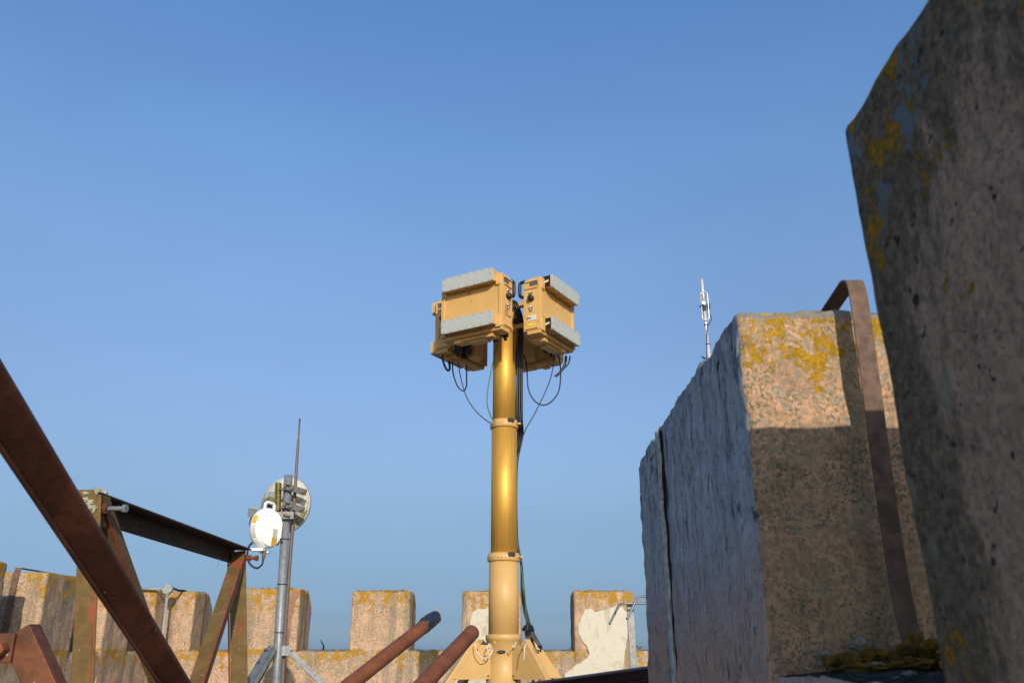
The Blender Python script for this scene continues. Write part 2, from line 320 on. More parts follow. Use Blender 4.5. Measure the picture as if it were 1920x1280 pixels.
k = NT('blue_black_tape', .35, spec=.5); c = k.mix(k.noise(30, 4), (.012, .016, .035), (.03, .04, .07)); k.bump(k.noise(45, 3), 1, .01); M['tape'] = k.col(c)
M['alu'] = simple('polished_aluminium', (.80, .76, .68), .3, .35)
M['steel'] = simple('bright_steel', (.62, .60, .55), .3, 1)
M['galv'] = simple('galvanised_steel', (.24, .26, .285), .5, .4, .28, 40, bmp=.15)
M['galv_dull'] = simple('dull_galvanised_steel', (.27, .30, .335), .5, .35, .25, 35, bmp=.15)
M['whiteunit'] = simple('white_plastic', (.92, .93, .94), .4, 0, .04, 20)
k = NT('mouldy_white_dish', .5, spec=.35); g = k.ramp(k.noise(22, 7, .85), .44, .56); lo = k.ramp(k.math('ADD', k.comp(2), k.math('MULTIPLY', k.noise(9, 3), .16)), 1.22, 1.0); c = k.mix(k.math('MULTIPLY', g, lo), (.58, .58, .54), (.10, .10, .05)); c = k.mix(k.math('MULTIPLY', lo, .35), c, (.35, .32, .2)); M['dish'] = k.col(c)
M['label_o'] = simple('orange_label', (.78, .42, .03), .5); M['label_w'] = simple('pale_label', (.62, .62, .58), .5); M['label_y'] = simple('yellow_label', (.75, .58, .02), .5)
M['rope'] = simple('white_cord', (.72, .70, .64), .8)
M['green'] = simple('green_cable', (.05, .17, .06), .5); M['ochre'] = simple('ochre_sleeve', (.3, .2, .04), .6)
M['copper'] = simple('brown_conductor_tape', (.165, .10, .072), .7, 0, .45, 40, bmp=.4)
M['copper_far'] = simple('pink_brown_conductor_tape', (.30, .16, .11), .7, 0, .2, 25)
M['conduit'] = simple('grey_plastic', (.30, .34, .36), .5)
M['bronze'] = simple('dark_bronze_rod', (.16, .125, .105), .55, .2, .2, 25)
M['bracket'] = simple('weathered_bracket', (.12, .125, .135), .6, .2, .3, 60)
M['moss'] = simple('mossy_yellow_plate', (.22, .21, .07), .8, 0, .5, 60)
M['lead'] = simple('pale_sealant', (.50, .53, .50), .8, 0, .5, 45)
M['greenstain'] = simple('algae_green', (.16, .17, .08), .9, 0, .4, 30)
M['dark'] = simple('dark_recess', (.012, .011, .010), .9)
M['wood'] = simple('lichen_on_steel', (.40, .40, .30), .95, 0, .35, 40, bmp=.6)
k = NT('sea_water', .18, spec=.5); k.bump(k.noise(.05, 5), .2, 3); M['sea'] = k.col((.05, .09, .13))
M['deck'] = simple('asphalt_roofing', (.20, .17, .14), .9, 0, .35, 6, bmp=.4)
# ------------------------------------------------------------------ setting
mb = MB(); v = [mb.v(p) for p in ((-30000, -30000, -38), (30000, -30000, -38), (30000, 30000, -38), (-30000, 30000, -38))]; mb.f(v); tag(mb.build('sea', M['sea']), kind='structure')
FZ = -1.35
mb = MB(); mb.box((.2, 4.6, FZ - .15), (9.6, 12.6, .3)); tag(mb.build('roof_deck', M['deck']), kind='structure')
TOP, CR = .60, -.037; TN = .608
# --- far wall
FY = 10.0; TK = .62
def chamfer_back(yb):
    def f(p):
        d = p.y - (yb - .20)
        if d > 0 and p.z > TOP - .25: p.z = min(p.z, TOP - .02 - d * .9 + .02)
        return p
    return f
far = thing('parapet_wall', 'long far parapet wall with merlons standing behind the yellow mast', 'parapet wall', (0, FY, FZ))
rb = rough_block(-3.93, 4.6, FY, FY + TK, FZ, CR, .05, .015, .012, seed=1, origin=(0, FY, FZ)); rb.build('wall_body', M['stone'], far, loc=(0, 0, 0))
far_m = [(-3.16, -2.41), (-1.82, -1.155), (-.565, .10), (.70, 1.385), (1.97, 2.65), (3.2, 3.9)]
for i, (a, b) in enumerate(far_m):
    hz = TOP + (.03 if i == 0 else 0)
    rb = rough_block(a, b, FY - .003, FY + TK - .003, -.75, hz, .028, .008, .007, seed=i + 2, warp=chamfer_back(FY + TK), origin=(0, FY, FZ)); rb.build('merlon', M['stone'], far, loc=(0, 0, 0))
def patch(outline, y, th, name, mat, parent, org):
    mb = MB(org); pts = []
    n = len(outline)
    for i in range(n):
        a, b = outline[i], outline[(i + 1) % n]
        for q in range(6):
            t = q / 6; px, py = a[0] + (b[0] - a[0]) * t, a[1] + (b[1] - a[1]) * t
            dx, dy = noise.noise(V((px * .12, py * .12, 1))) * 2.4, noise.noise(V((px * .12, py * .12, 7))) * 2.4
            pts.append(P(px + dx, py + dy, y=y))
    mb.prism(pts, (0, th, 0)); return mb.build(name, mat, parent, loc=(0, 0, 0))
far_o = (0, FY, FZ)
patch([(884, 1150), (893, 1142), (912, 1140), (926, 1135), (960, 1137), (962, 1400), (836, 1400), (838, 1285), (860, 1240), (886, 1212), (880, 1180)], FY - .019, .03, 'whitewash', M['white_paint'], far, far_o)
patch([(1098, 1141), (1108, 1140), (1117, 1147), (1130, 1143), (1152, 1137), (1168, 1138), (1176, 1150), (1177, 1192), (1172, 1218), (1168, 1252), (1172, 1285), (1172, 1400), (1060, 1400), (1058, 1262), (1078, 1248), (1098, 1236), (1106, 1226), (1098, 1208), (1088, 1196), (1083, 1172), (1092, 1152)], FY - .019, .03, 'whitewash', M['white_paint'], far, far_o)
# --- left wall (runs away from the camera on the left)
LX = -3.93
left = thing('parapet_wall', 'left parapet wall running away behind the green steel frame', 'parapet wall', (LX, 5, FZ))
lo_ = (LX, 5, FZ)
rough_block(LX - TK, LX, 3.2, FY + TK, FZ, CR, .05, .015, .012, seed=21, origin=lo_).build('wall_body', M['stone'], left, loc=(0, 0, 0))
left_m = [(4.9, 5.55), (6.12, 6.77), (7.37, 7.97), (8.56, 9.16), (9.70, FY + TK)]
for i, (a, b) in enumerate(left_m):
    tz = TOP + (.02 if i < 2 else 0)
    rough_block(LX - TK + .003, LX + .003, a, b, -.75, tz, .028, .008, .007, seed=30 + i, origin=lo_).build('merlon', M['stone'], left, loc=(0, 0, 0))
rough_block(LX - .003, -3.60, FY - .006, FY + TK - .006, -.75, TOP, .028, .008, .007, seed=39, warp=chamfer_back(FY + TK), origin=lo_).build('merlon', M['stone'], left, loc=(0, 0, 0))
# --- near right wall
NX = .426
near = thing('parapet_wall', 'close right-hand parapet wall with grey inner face and orange lichened stone end', 'parapet wall', (NX, 1.5, FZ))
no = (NX, 1.5, FZ); NT_ = .55
def warpA(p):
    if p.x < NX + .05:                           # worn, uneven inner top arris and a stepped break near the far end
        if p.z > TN - .06:
            p.z += noise.noise(V((p.y * 9, 0, 3))) * .012 + min(0, noise.noise(V((p.y * 23, 4, 3)))) * .014
            if p.y > 2.43: p.z -= .012 + .03 * max(0, (p.y - 2.66)) / .16
        p.x += noise.noise(V((p.y * 5, p.z * 2, 9))) * .006
        if 2.40 < p.y < 2.47: p.x += .010
    return p
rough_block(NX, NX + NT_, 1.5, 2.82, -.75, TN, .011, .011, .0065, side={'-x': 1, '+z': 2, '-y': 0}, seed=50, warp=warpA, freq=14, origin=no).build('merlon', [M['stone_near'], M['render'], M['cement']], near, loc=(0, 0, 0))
rough_block(NX - .023, NX + NT_, -.55, .885, -.75, TN - .008, .012, .012, .0028, side={}, seed=53, freq=9, origin=no, warp=lambda p: V((p.x + (TN - p.z) * .021, p.y, p.z))).build('merlon', M['stone_stained'], near, loc=(0, 0, 0))
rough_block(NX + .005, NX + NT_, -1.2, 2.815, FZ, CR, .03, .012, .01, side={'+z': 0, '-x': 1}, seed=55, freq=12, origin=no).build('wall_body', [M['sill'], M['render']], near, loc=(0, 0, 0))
rough_block(NX + NT_, 4.6, 2.2, 2.815, FZ, CR, .06, .012, .01, seed=56, origin=no).build('wall_body', M['stone'], near, loc=(0, 0, 0))
# vertical pale bead of sealant in a crack on the inner face
mb = MB(no); mb.sm = True; pts = []; wl = []
for i in range(110):
    z = .585 - i * .012; pts.append(V((NX - .007 + .003 * noise.noise(V((3, 0, z * 9))), 2.37 + .018 * noise.noise(V((0, 0, z * 4))) - .03 * (.6 - z), z))); wl.append(V((0, .075 * (1 + .45 * noise.noise(V((4, 0, z * 11)))) * (.5 + .6 * i / 110), 0)))
mb.ribbon(pts, wl, .007); mb.build('crack_filler', M['lead'], near, loc=(0, 0, 0))
mb = MB(no); pts = [p + V((.004, -w_.y / 2 - .004, 0)) for p, w_ in zip(pts, wl)]; mb.tube(pts, [.002 + .004 * abs(noise.noise(V((1, 2, p.z * 10)))) for p in pts], 6); mb.build('crack', M['dark'], near, loc=(0, 0, 0))
mb = MB(no); mb.sm = True; hc = P(1346, 698, x=NX)
mb.tube([hc + V((.004, -.006, .030)), hc + V((.002, -.003, .018)), hc + V((.002, 0, .006)), hc + V((.002, .003, -.004)), hc + V((.004, .006, -.016))], [.001, .003, .0035, .003, .001], 8); mb.build('socket_hole', M['dark'], near, loc=(0, 0, 0))
# lichen crusts on the sill between the two near merlons
def crust(cx, cy, cz, sx, sy, sz, seed, mb):
    d = bmesh.ops.create_icosphere(mb.bm, subdivisions=4, radius=1)
    for v in d['verts']:
        p = v.co.copy(); nn = 1 + .5 * noise.noise(p * 1.9 + V((seed, 0, 0))) + .42 * noise.noise(p * 4.5 + V((seed, 3, 0))) + .26 * noise.noise(p * 11) + .1 * noise.noise(p * 25)
        v.co = V((cx + p.x * sx * nn, cy + p.y * sy * nn, cz + p.z * sz * nn)) - mb.o
    for v in d['verts']:
        for f in v.link_faces: f.smooth = True
# --- lightning conductor tapes
mb = MB((-1, FY, CR)); path = []
ym = FY + TK * .5; xs = [(LX, -3.60)] + far_m; off = .012
pts = [V((-3.585, ym, TOP - .02))]
path = [V((LX - .1, ym, TOP + off)), V((-3.61, ym, TOP + off)), V((-3.588, ym, TOP - .02))]
for (a, b), (pa, pb) in zip(far_m, xs[:-1]):
    path += [V((pb + off, ym, CR + .06)), V((pb + off + .02, ym, CR + off + .01)), V((pb + .08, ym, CR + off)), V((a - .08, ym, CR + off)), V((a - off - .02, ym, CR + off + .01)), V((a - off, ym, CR + .06)), V((a - off, ym, TOP - .04)), V((a + .01, ym, TOP + off + .005)), V(((a + b) / 2, ym, TOP + off + .012)), V((b - .02, ym, TOP + off)), V((b + off, ym, TOP - .03))]
mb.ribbon(path, (0, .032, 0), .005); tag(mb.build('conductor_tape', M['copper']), 'brown metal conductor tape following the far parapet up and over each merlon', 'conductor tape', 'lightning conductor tapes on the parapets')
mb = MB((LX, 8, CR)); xm = LX - TK * .42; path = []
for i, (a, b) in enumerate(left_m[1:]):
    path += [V((xm, a - .1, CR + off)), V((xm, a - off - .015, CR + off + .01)), V((xm, a - off, CR + .06)), V((xm, a - off, TOP - .04)), V((xm, a + .015, TOP + .022 + off))]
    if i < 3: path += [V((xm, b - .02, TOP + .02 + off)), V((xm, b + off, TOP - .03)), V((xm, b + off, CR + .06)), V((xm, b + off + .015, CR + off + .01)), V((xm, b + .1, CR + off))]
    else: path += [V((xm, FY + .25, TOP + .02 + off))]
mb.ribbon(path, (.055, 0, 0), .005); tag(mb.build('conductor_tape', M['copper']), 'brown metal conductor tape looping down the merlon ends of the left wall', 'conductor tape', 'lightning conductor tapes on the parapets')
mb = MB(P(545, 1200, y=9.96)); mb.ribbon([P(560, 1109, y=10.1), P(556, 1108, y=9.99), P(547, 1125, y=9.975), P(538, 1160, y=9.968), P(533, 1220, y=9.965), P(523, 1330, y=9.965)], (.085, 0, 0), .006)
tag(mb.build('conductor_tape', M['copper_far']), 'pinkish conductor tape slanting down the front of the merlon behind the antenna pole', 'conductor tape', 'lightning conductor tapes on the parapets')
# near tape bent over merlon A
A0 = V((.62, 1.5, TN)); sx = .645
path = smooth([V((sx - .004, 1.95, TN + .004)), V((sx - .004, 1.80, TN + .005)), V((sx - .003, 1.70, TN + .014)), V((sx - .002, 1.60, TN + .030)), V((sx, 1.50, TN + .046)), V((sx, 1.475, TN + .048)), V((sx, 1.455, TN + .038)), V((sx, 1.447, TN + .01)), V((sx, 1.446, TN - .04)), V((sx, 1.45, TN - .16)), V((sx + .002, 1.462, TN - .36)), V((sx + .006, 1.47, TN - .50)), V((sx + .008, 1.468, CR + .09)), V((sx + .009, 1.460, CR + .045)), V((sx + .010, 1.445, CR + .016)), V((sx + .010, 1.40, CR + .006)), V((sx + .010, 1.2, CR + .005)), V((sx + .010, .9, CR + .005))], 8)
mb = MB((sx, 1.5, CR)); mb.ribbon(path, (.034, 0, 0), .004); tag(mb.build('conductor_tape', M['copper'], bevel=.001), 'wide brown conductor tape bent in a loop over the near lichened merlon', 'conductor tape', 'lightning conductor tapes on the parapets')
mb = MB((.6, 1.4, CR))
for px, py, y, s in ((1573, 1244, 1.44, (.016, .02, .012)), (1590, 1232, 1.46, (.011, .014, .009)), (1655, 1240, 1.44, (.026, .03, .009)), (1640, 1228, 1.46, (.014, .016, .010)), (1688, 1232, 1.43, (.016, .02, .013)), (1720, 1215, 1.44, (.013, .014, .024)), (1735, 1235, 1.38, (.016, .03, .014)), (1640, 1252, 1.30, (.045, .03, .007)), (1700, 1244, 1.33, (.03, .03, .010))):
    q = P(px, py, y=y); crust(q.x, q.y, q.z, *s, px * .1, mb)
rn = random.Random(11)
for i in range(46):
    t_ = rn.random() ** .8; q = P(1548 + 200 * t_, 1246 - 42 * t_ * rn.random(), y=rn.uniform(1.33, 1.47)); q.z = max(q.z, CR - .004); crust(q.x, q.y, q.z, rn.uniform(.006, .016), rn.uniform(.006, .014), rn.uniform(.004, .011), i, mb)
tag(mb.build('orange_lichen', M['orange_lichen']), 'orange lichen crusts growing on the sill beside the near conductor tape', 'lichen', kind='stuff')
mb = MB((.6, 1.4, CR))
for px, py, y, s in ((1546, 1226, 1.47, (.010, .006, .005)), (1612, 1208, 1.475, (.014, .01, .009)), (1645, 1244, 1.30, (.010, .006, .0025)), (1600, 1258, 1.3, (.007, .008, .004)), (1705, 1262, 1.2, (.008, .008, .003))):
    q = P(px, py, y=y); crust(q.x, q.y, q.z, *s, px * .3, mb)
tag(mb.build('pale_flakes', M['flake']), 'pale flakes of mortar and lichen lying among the orange crusts', 'mortar flakes', kind='stuff')
# --- tufts and edge growth on the far merlon tops
mb = MB((0, FY, TOP)); rnd = random.Random(3)
for (a, b), (zl, den) in zip(far_m[:4], ((.03, 26), (0, 60), (0, 8), (0, 36))):
    for i in range(den):
        x = rnd.uniform(a + .02, b - .04); y = FY + rnd.uniform(.01, .12); crust(x, y, TOP + zl + .002, rnd.uniform(.008, .026), .02, rnd.uniform(.006, .02), x * 9, mb) if i % 2 else None
for i in range(60):
    j = rnd.choice(((-2.41, -1.82), (-1.155, -.565), (.1, .70), (-3.6, -3.16))); x = rnd.uniform(*j); crust(x, FY + rnd.uniform(.01, .4), CR + .003, rnd.uniform(.008, .022), .02, rnd.uniform(.004, .012), x * 9, mb)
tag(mb.build('lichen_crust', M['crust']), 'grey and yellow lichen crust along the top edges of the far parapet', 'lichen', kind='stuff')
mb = MB(P(602, 1217, y=10.1)); mb.tube([P(606, 1218, y=10.1), P(607, 1210, y=10.1), P(601, 1199, y=10.1)], [.012, .009, .004], 6); tag(mb.build('bent_wire', M['dark']), 'short dark wire sticking up from the gap beside the middle merlon', 'wire')
mb = MB(P(1200, 1210, y=10.1)); mb.tube(smooth([P(1191, 1206, y=10.1), P(1193, 1211, y=10.1), P(1200, 1214, y=10.1), P(1204, 1211, y=10.1)], 4), .007, 6); tag(mb.build('rusty_hook', M['rust']), 'small rusty hook on the far parapet right of the galvanised post', 'hook')
# ------------------------------------------------------------------ telescopic mast
C = V((-.06, 6.35, 0))
mast = thing('telescopic_mast', 'tall gold and sand coloured telescopic mast carrying four panels', 'mast', (C.x, C.y, FZ)); mo = (C.x, C.y, FZ)
def cyl(z0, z1, r, mat, name, extra=None, parent=mast):
    m_ = MB(mo); m_.lathe(extra or [(r, z0), (r, z1)], Matrix.Translation(C), 64); return m_.build(name, mat, parent, loc=(0, 0, 0))
cyl(1.60, 2.50, .0905, M['gold'], 'tube_section'); cyl(.60, 1.625, .0965, M['gold'], 'tube_section'); cyl(.05, .625, .1085, M['cream'], 'tube_section')
def collar(zc, r, h):
    m_ = MB(mo); m_.lathe([(r - .004, zc - h / 2), (r, zc - h / 2 + .003), (r, zc + h / 2 - .018), (r - .006, zc + h / 2 - .012), (r - .008, zc + h / 2)], Matrix.Translation(C), 64); m_.mi = 1
    for k_ in range(26):
        a = 2 * math.pi * k_ / 26; q = C + V((math.cos(a) * (r + .0008), math.sin(a) * (r + .0008), zc - .006)); m_.box(q, (.0015, .006, .006), Matrix.Rotation(a, 3, 'Z'))
    c_ = m_.build('collar', [M['cream'], M['bracket']], mast, loc=(0, 0, 0), split=False)
    m_ = MB(mo); a = R(-62); q = C + V((math.cos(a) * (r + .004), math.sin(a) * (r + .004), zc + h / 2 - .014)); m_.box(q, (.02, .052, .028), Matrix.Rotation(a, 3, 'Z')); m_.build('latch', M['darkplastic'], c_, loc=(0, 0, 0), bevel=.003)
    m_ = MB(mo); a = R(-22); d = V((math.cos(a), math.sin(a), 0)); q = C + d * r + V((0, 0, zc)); m_.tube([q, q + d * .018, q + d * .03], [.009, .009, .005], 10); m_.build('locking_knob', M['cream'], c_, loc=(0, 0, 0))
collar(1.615, .1085, .062); collar(.618, .1205, .058)
cyl(0, 0, 0, M['cream'], 'base_sleeve', [(.122, FZ), (.122, -.27), (.126, -.268), (.126, -.235), (.122, -.233), (.122, .045), (.128, .048), (.128, .080), (.124, .086), (.110, .088)])
m_ = MB(mo); q = P(940, 1221, y=C.y - .128); m_.box(q, (.03, .016, .022)); m_.box(q + V((.022, -.002, 0)), (.014, .014, .014)); m_.box(q + V((-.022, -.002, 0)), (.012, .012, .012)); m_.build('socket', M['black'], mast, loc=(0, 0, 0), bevel=.002)
def tri(mb, q, s, nrm):
    nrm = V(nrm).normalized(); r_ = nrm.cross(V((0, 0, 1))).normalized() * -1
    mb.prism([q - r_ * s / 2 - V((0, 0, s * .4)), q + r_ * s / 2 - V((0, 0, s * .4)), q + V((0, 0, s * .5))], nrm * .001)
m_ = MB(mo); tri(m_, P(928, 1203, y=C.y - .113), .022, (-.5, -.9, 0)); m_.build('warning_sticker', M['label_y'], mast, loc=(0, 0, 0))
# legs: box-section strut with gusset plate; (direction in plan, degrees from +x)
for az in (207, -45, 20, 135):
    a = R(az); d = V((math.cos(a), math.sin(a), 0)); s_ = V((-d.y, d.x, 0))
    m_ = MB(mo); zt = .0
    p0, p1 = C + d * .245 + V((0, 0, zt + .0)), C + d * 1.25 + V((0, 0, FZ + .03)); bar(m_, p0 - (p1 - p0).normalized() * .05, p1, .055, .05, V((0, 0, 1)))
    lg = m_.build('leg', M['cream'], mast, loc=(0, 0, 0), bevel=.004)
    m_ = MB(mo)
    for sg in (-1, 1):
        o_ = s_ * .029 * sg
        m_.prism([C + d * .115 + V((0, 0, .015)) + o_, C + d * .19 + V((0, 0, .018)) + o_, C + d * .25 + V((0, 0, -.02)) + o_, C + d * .40 + V((0, 0, -.20)) + o_, C + d * .34 + V((0, 0, -.205)) + o_, C + d * .115 + V((0, 0, -.205)) + o_], s_ * .004 * sg)
    m_.build('gusset', M['cream'], lg, loc=(0, 0, 0))
    m_ = MB(mo)
    for dx, dz in ((.22, -.015), (.135, -.185), (.135, -.01)):
        q = C + d * dx + V((0, 0, dz)); m_.tube([q - s_ * .038, q + s_ * .038], .007, 8)
    m_.build('pin', M['bracket'], lg, loc=(0, 0, 0))
    m_ = MB(mo); q = C + d * 1.25 + V((0, 0, FZ + .012)); m_.lathe([(.09, -.012), (.09, 0), (.05, .02)], Matrix.Translation(q), 20); m_.build('foot', M['galv'], lg, loc=(0, 0, 0))
def cord(pts, r, mat, name, label, cat, group=None, n=8, sm=8):
    p_ = smooth(pts, sm); m_ = MB(p_[0]); m_.tube(p_, r, n); o = m_.build(name, mat); tag(o, label, cat, group); return o
def mastcord(pts): m_ = MB(mo); m_.tube(smooth(pts, 8), .0032, 8); m_.build('lanyard', M['rope'], mast, loc=(0, 0, 0))
mastcord([P(890, 1206, y=6.16), P(894, 1220, y=6.12), P(905, 1233, y=6.12), P(917, 1230, y=6.13), P(922, 1222, y=6.13), P(917, 1216, y=6.12), P(914, 1224, y=6.12), P(919, 1226, y=6.12), P(923, 1219, y=6.13), P(918, 1206, y=6.15), P(914, 1214, y=6.14), P(915, 1223, y=6.13)])
mastcord([P(987, 1206, y=6.05), P(984, 1213, y=6.03), P(983, 1226, y=6.02), P(982, 1237, y=6.02)])
mastcord([P(968, 1203, y=6.1), P(965, 1209, y=6.08), P(963, 1213, y=6.08), P(960, 1208, y=6.09)])
mastcord([P(1004, 1206, y=6.1), P(1008, 1214, y=6.08), P(1012, 1217, y=6.08)])
# mast head
hd = cyl(0, 0, 0, M['tan'], 'head', [(.094, 2.36), (.108, 2.375), (.108, 2.40), (.096, 2.415), (.096, 2.47), (.115, 2.49), (.115, 2.52), (.06, 2.56), (.05, 2.62)])
m_ = MB(mo); a = R(-40); m_.box(C + V((math.cos(a) * .104, math.sin(a) * .104, 2.45)), (.03, .06, .035), Matrix.Rotation(a, 3, 'Z')); m_.build('latch', M['darkplastic'], hd, loc=(0, 0, 0), bevel=.003)
ALPH = [-31, 59, 149, -121]; RR = .484
m_ = MB(mo)
for al in ALPH:
    d = V((math.sin(R(al)), -math.cos(R(al)), 0)); s_ = V((-d.y, d.x, 0))
    for zc in (2.585, 2.40): bar(m_, C + d * .05 + V((0, 0, zc)), C + d * .34 + V((0, 0, zc)), .035, .05, V((0, 0, 1)))
    bar(m_, C + d * .32 + V((0, 0, 2.30)), C + d * .32 + V((0, 0, 2.62)), .03, .12, d)
m_.build('support_arm', M['tan'], mast, loc=(0, 0, 0), bevel=.003)
m_ = MB(mo); m_.lathe([(.02, 2.60), (.11, 2.605), (.11, 2.63), (.02, 2.64)], Matrix.Translation(C), 24); m_.build('top_plate', M['black'], mast, loc=(0, 0, 0))
# ------------------------------------------------------------------ radar panel (front faces -Y; origin at the mid-height of its front face)
def rrect(w_, h_, r, n=6):
    out = []
    for cx, cz, a0 in ((w_ / 2 - r, h_ / 2 - r, 0), (-w_ / 2 + r, h_ / 2 - r, 90), (-w_ / 2 + r, -h_ / 2 + r, 180), (w_ / 2 - r, -h_ / 2 + r, 270)):
        for i in range(n + 1): a = R(a0 + 90 * i / n); out.append((cx + r * math.cos(a), cz + r * math.sin(a)))
    return out
def prect(mb, cx, cz, w_, h_, r, y0, th): mb.prism([V((cx + a, y0, cz + b)) for a, b in rrect(w_, h_, r)], (0, th, 0))
def radar(label):
    t = thing('radar_panel', label, 'radar panel', group='four radar panels round the mast head')
    m = MB(); m.box((0, .062, 0), (.542, .118, .456)); bd = m.build('body', M['tan'], t, bevel=.006)
    # side rails and raised end ribs
    m = MB()
    for sx_ in (-1, 1):
        m.box((sx_ * .262, .07, .0), (.03, .152, .40)); m.box((sx_ * .246, -.004, .175), (.045, .02, .09)); m.box((sx_ * .246, -.004, -.16), (.045, .02, .10))
    m.build('side_rail', M['tan'], bd, bevel=.003)
    m = MB()
    for sx_ in (-1, 1):
        for zc, hh in ((.20, .012), (.14, .008), (-.185, .010)): m.box((sx_ * .281, .075, zc), (.012, .11, hh))
    m.build('rib', M['tan'], bd, bevel=.002)
    m = MB()                                            # tray below and back housing
    m.box((0, .085, -.236), (.36, .10, .022)); m.box((.02, .095, -.252), (.16, .07, .018)); m.box((-.14, .05, -.243), (.06, .05, .03)); m.box((.15, .05, -.243), (.06, .05, .03))
    m.build('under_tray', M['tan'], bd, bevel=.003)
    m = MB(); m.box((0, .136, 0), (.46, .03, .40)); m.box((0, .155, 0), (.012, .02, .38))
    for i in range(-7, 8): m.box((i * .03, .155, .03), (.004, .014, .26))
    m.build('back_cover', M['tan'], bd, bevel=.002)
    m = MB(); m.prism([V((-.10, .15, .02)), V((-.10, .22, .0)), V((-.10, .235, -.10)), V((-.10, .22, -.20)), V((-.10, .15, -.225))], (.13, 0, 0)); mbx = m.build('mount_box', M['tan'], bd, bevel=.008)
    m = MB(); m.box((.10, .175, -.16), (.09, .06, .10)); m.box((.19, .17, -.19), (.05, .05, .07)); m.box((.11, .17, -.225), (.03, .03, .05)); m.box((.20, .17, -.235), (.02, .02, .04)); m.build('cable_socket', M['darkplastic'], bd, bevel=.004)
    m = MB()
    for zc in (-.12, -.06, 0, .06, .12): m.box((.236, .16, zc), (.012, .016, .03))
    for x in (-.20, -.1, 0, .1, .2): m.tube([V((x, .150, -.185)), V((x, .156, -.185))], .007, 8)
    for x, z in ((-.25, .1), (-.25, -.05), (.25, .08), (.25, -.08), (0, .05)): m.tube([V((x, 0, z)), V((x, -.003, z))], .004, 8)
    m.build('screw', M['bracket'], bd)
    for zc in (.196, -.150):
        m = MB(); m.prism([V((-.22, .01, zc + .045)), V((-.22, -.062, zc + .048)), V((-.22, -.062, zc - .048)), V((-.22, .01, zc - .040))], (.455, 0, 0))
        for x in (-.16, -.05, .06, .17): m.box((x, -.03, zc - .047), (.012, .05, .012))
        hs = m.build('antenna_housing', M['tan'], t, bevel=.003)
        m = MB(); prect(m, .007, zc, .457, .111, .022, -.078, .016); m.mi = 1
        for i in range(7):
            x = .007 - .205 + i * .0683
            for sz in (-1, 1): m.tube([V((x, -.0778, zc + sz * .046)), V((x, -.0795, zc + sz * .046))], .0045, 8)
        for sx_ in (-1, 1): m.tube([V((.007 + sx_ * .214, -.0778, zc)), V((.007 + sx_ * .214, -.0795, zc))], .0045, 8)
        m.build('cover', [M['radome'], M['bracket']], t, bevel=.001, split=False)
        m = MB(); m.box((-.2225, -.028, zc), (.005, .062, .088)); ep = m.build('end_plate', M['dark'], t)
        m = MB(); tri(m, V((-.2255, -.006, zc - .024)), .02, (-1, 0, 0)); m.build('warning_sticker', M['label_y'], ep)
        m = MB(); m.prism([V((-.226, -.048, zc + .012)), V((-.226, -.014, zc + .004)), V((-.226, -.014, zc - .012)), V((-.226, -.048, zc - .004))], (-.001, 0, 0)); m.build('label', M['label_w'], ep)
    for sx_ in (-1, 1):
        X = sx_ * .277
        m = MB()
        for zc in (.105, -.015, -.038): m.tube([V((X, .075, zc)), V((X + sx_ * .012, .075, zc))], .015 if zc != -.038 else .008, 12); m.tube([V((X + sx_ * .012, .075, zc)), V((X + sx_ * .024, .07, zc))], .009 if zc != -.038 else .005, 12)
        for y_, z_ in ((.02, .205), (.13, .205), (.02, .15), (.13, .15), (.13, -.08), (.02, -.14), (.13, -.14)): m.tube([V((X, y_, z_)), V((X + sx_ * .003, y_, z_))], .005, 8)
        m.build('connector', M['steel'], bd)
        m = MB(); m.lathe([(.024, 0), (.024, .01), (.021, .03), (.012, .034)], Matrix.Translation((X, .075, .055)) @ Matrix.Rotation(R(90) * sx_, 4, 'Y'), 20); m.build('round_plug', M['black'], bd)
        m = MB(); m.box((X + sx_ * .001, .055, .175), (.004, .07, .03)); m.box((X + sx_ * .001, .10, -.10), (.004, .035, .012)); m.build('recess', M['bracket'], bd)
        m = MB(); hp = smooth([V((X - sx_ * .012, .140, .085)), V((X - sx_ * .010, .160, .088)), V((X - sx_ * .010, .182, .108)), V((X - sx_ * .010, .184, .18)), V((X - sx_ * .010, .176, .208)), V((X - sx_ * .012, .14, .216))], 5); m.tube(hp, .013, 10); m.build('handle', M['black'], t)
    m = MB()
    for i in range(6): z = -.02 - i * .0165; m.prism([V((.2785, .035, z - .012)), V((.2785, .08, z + .006)), V((.2785, .08, z + .010)), V((.2785, .035, z - .008))], (.001, 0, 0))
    m.build('vent_slots', M['dark'], bd, split=False)
    m = MB(); m.box((-.2785, .07, -.10), (.002, .07, .042)); m.build('name_plate', M['label_w'], bd)
    m = MB(); m.box((-.2785, .075, -.155), (.002, .05, .02)); m.build('name_plate', M['label_y'], bd)
    m = MB(); tri(m, V((-.215, -.001, -.075)), .03, (0, -1, 0)); m.build('warning_sticker', M['label_y'], bd)
    m = MB(); m.box((-.02, -.002, .118), (.003, .004, .022)); m.build('mark', M['dark'], bd)
    return t
def copy_tree(o, parent=None):
    c = o.copy(); sc.collection.objects.link(c)
    if parent: c.parent = parent
    for ch in [x for x in KIDS.get(o.name, [])]: copy_tree(ch, c)
    return c
r0 = radar('front left radar panel with its broad face and two grey covers towards us')
KIDS = {}
for o in sc.objects:
    if o.parent: KIDS.setdefault(o.parent.name, []).append(o)
labs = [None, 'front right radar panel seen at a steep angle with black bar ends and labels', 'rear right radar panel hanging in shade behind the right side of the mast', 'rear left radar panel seen from behind below the front left one']
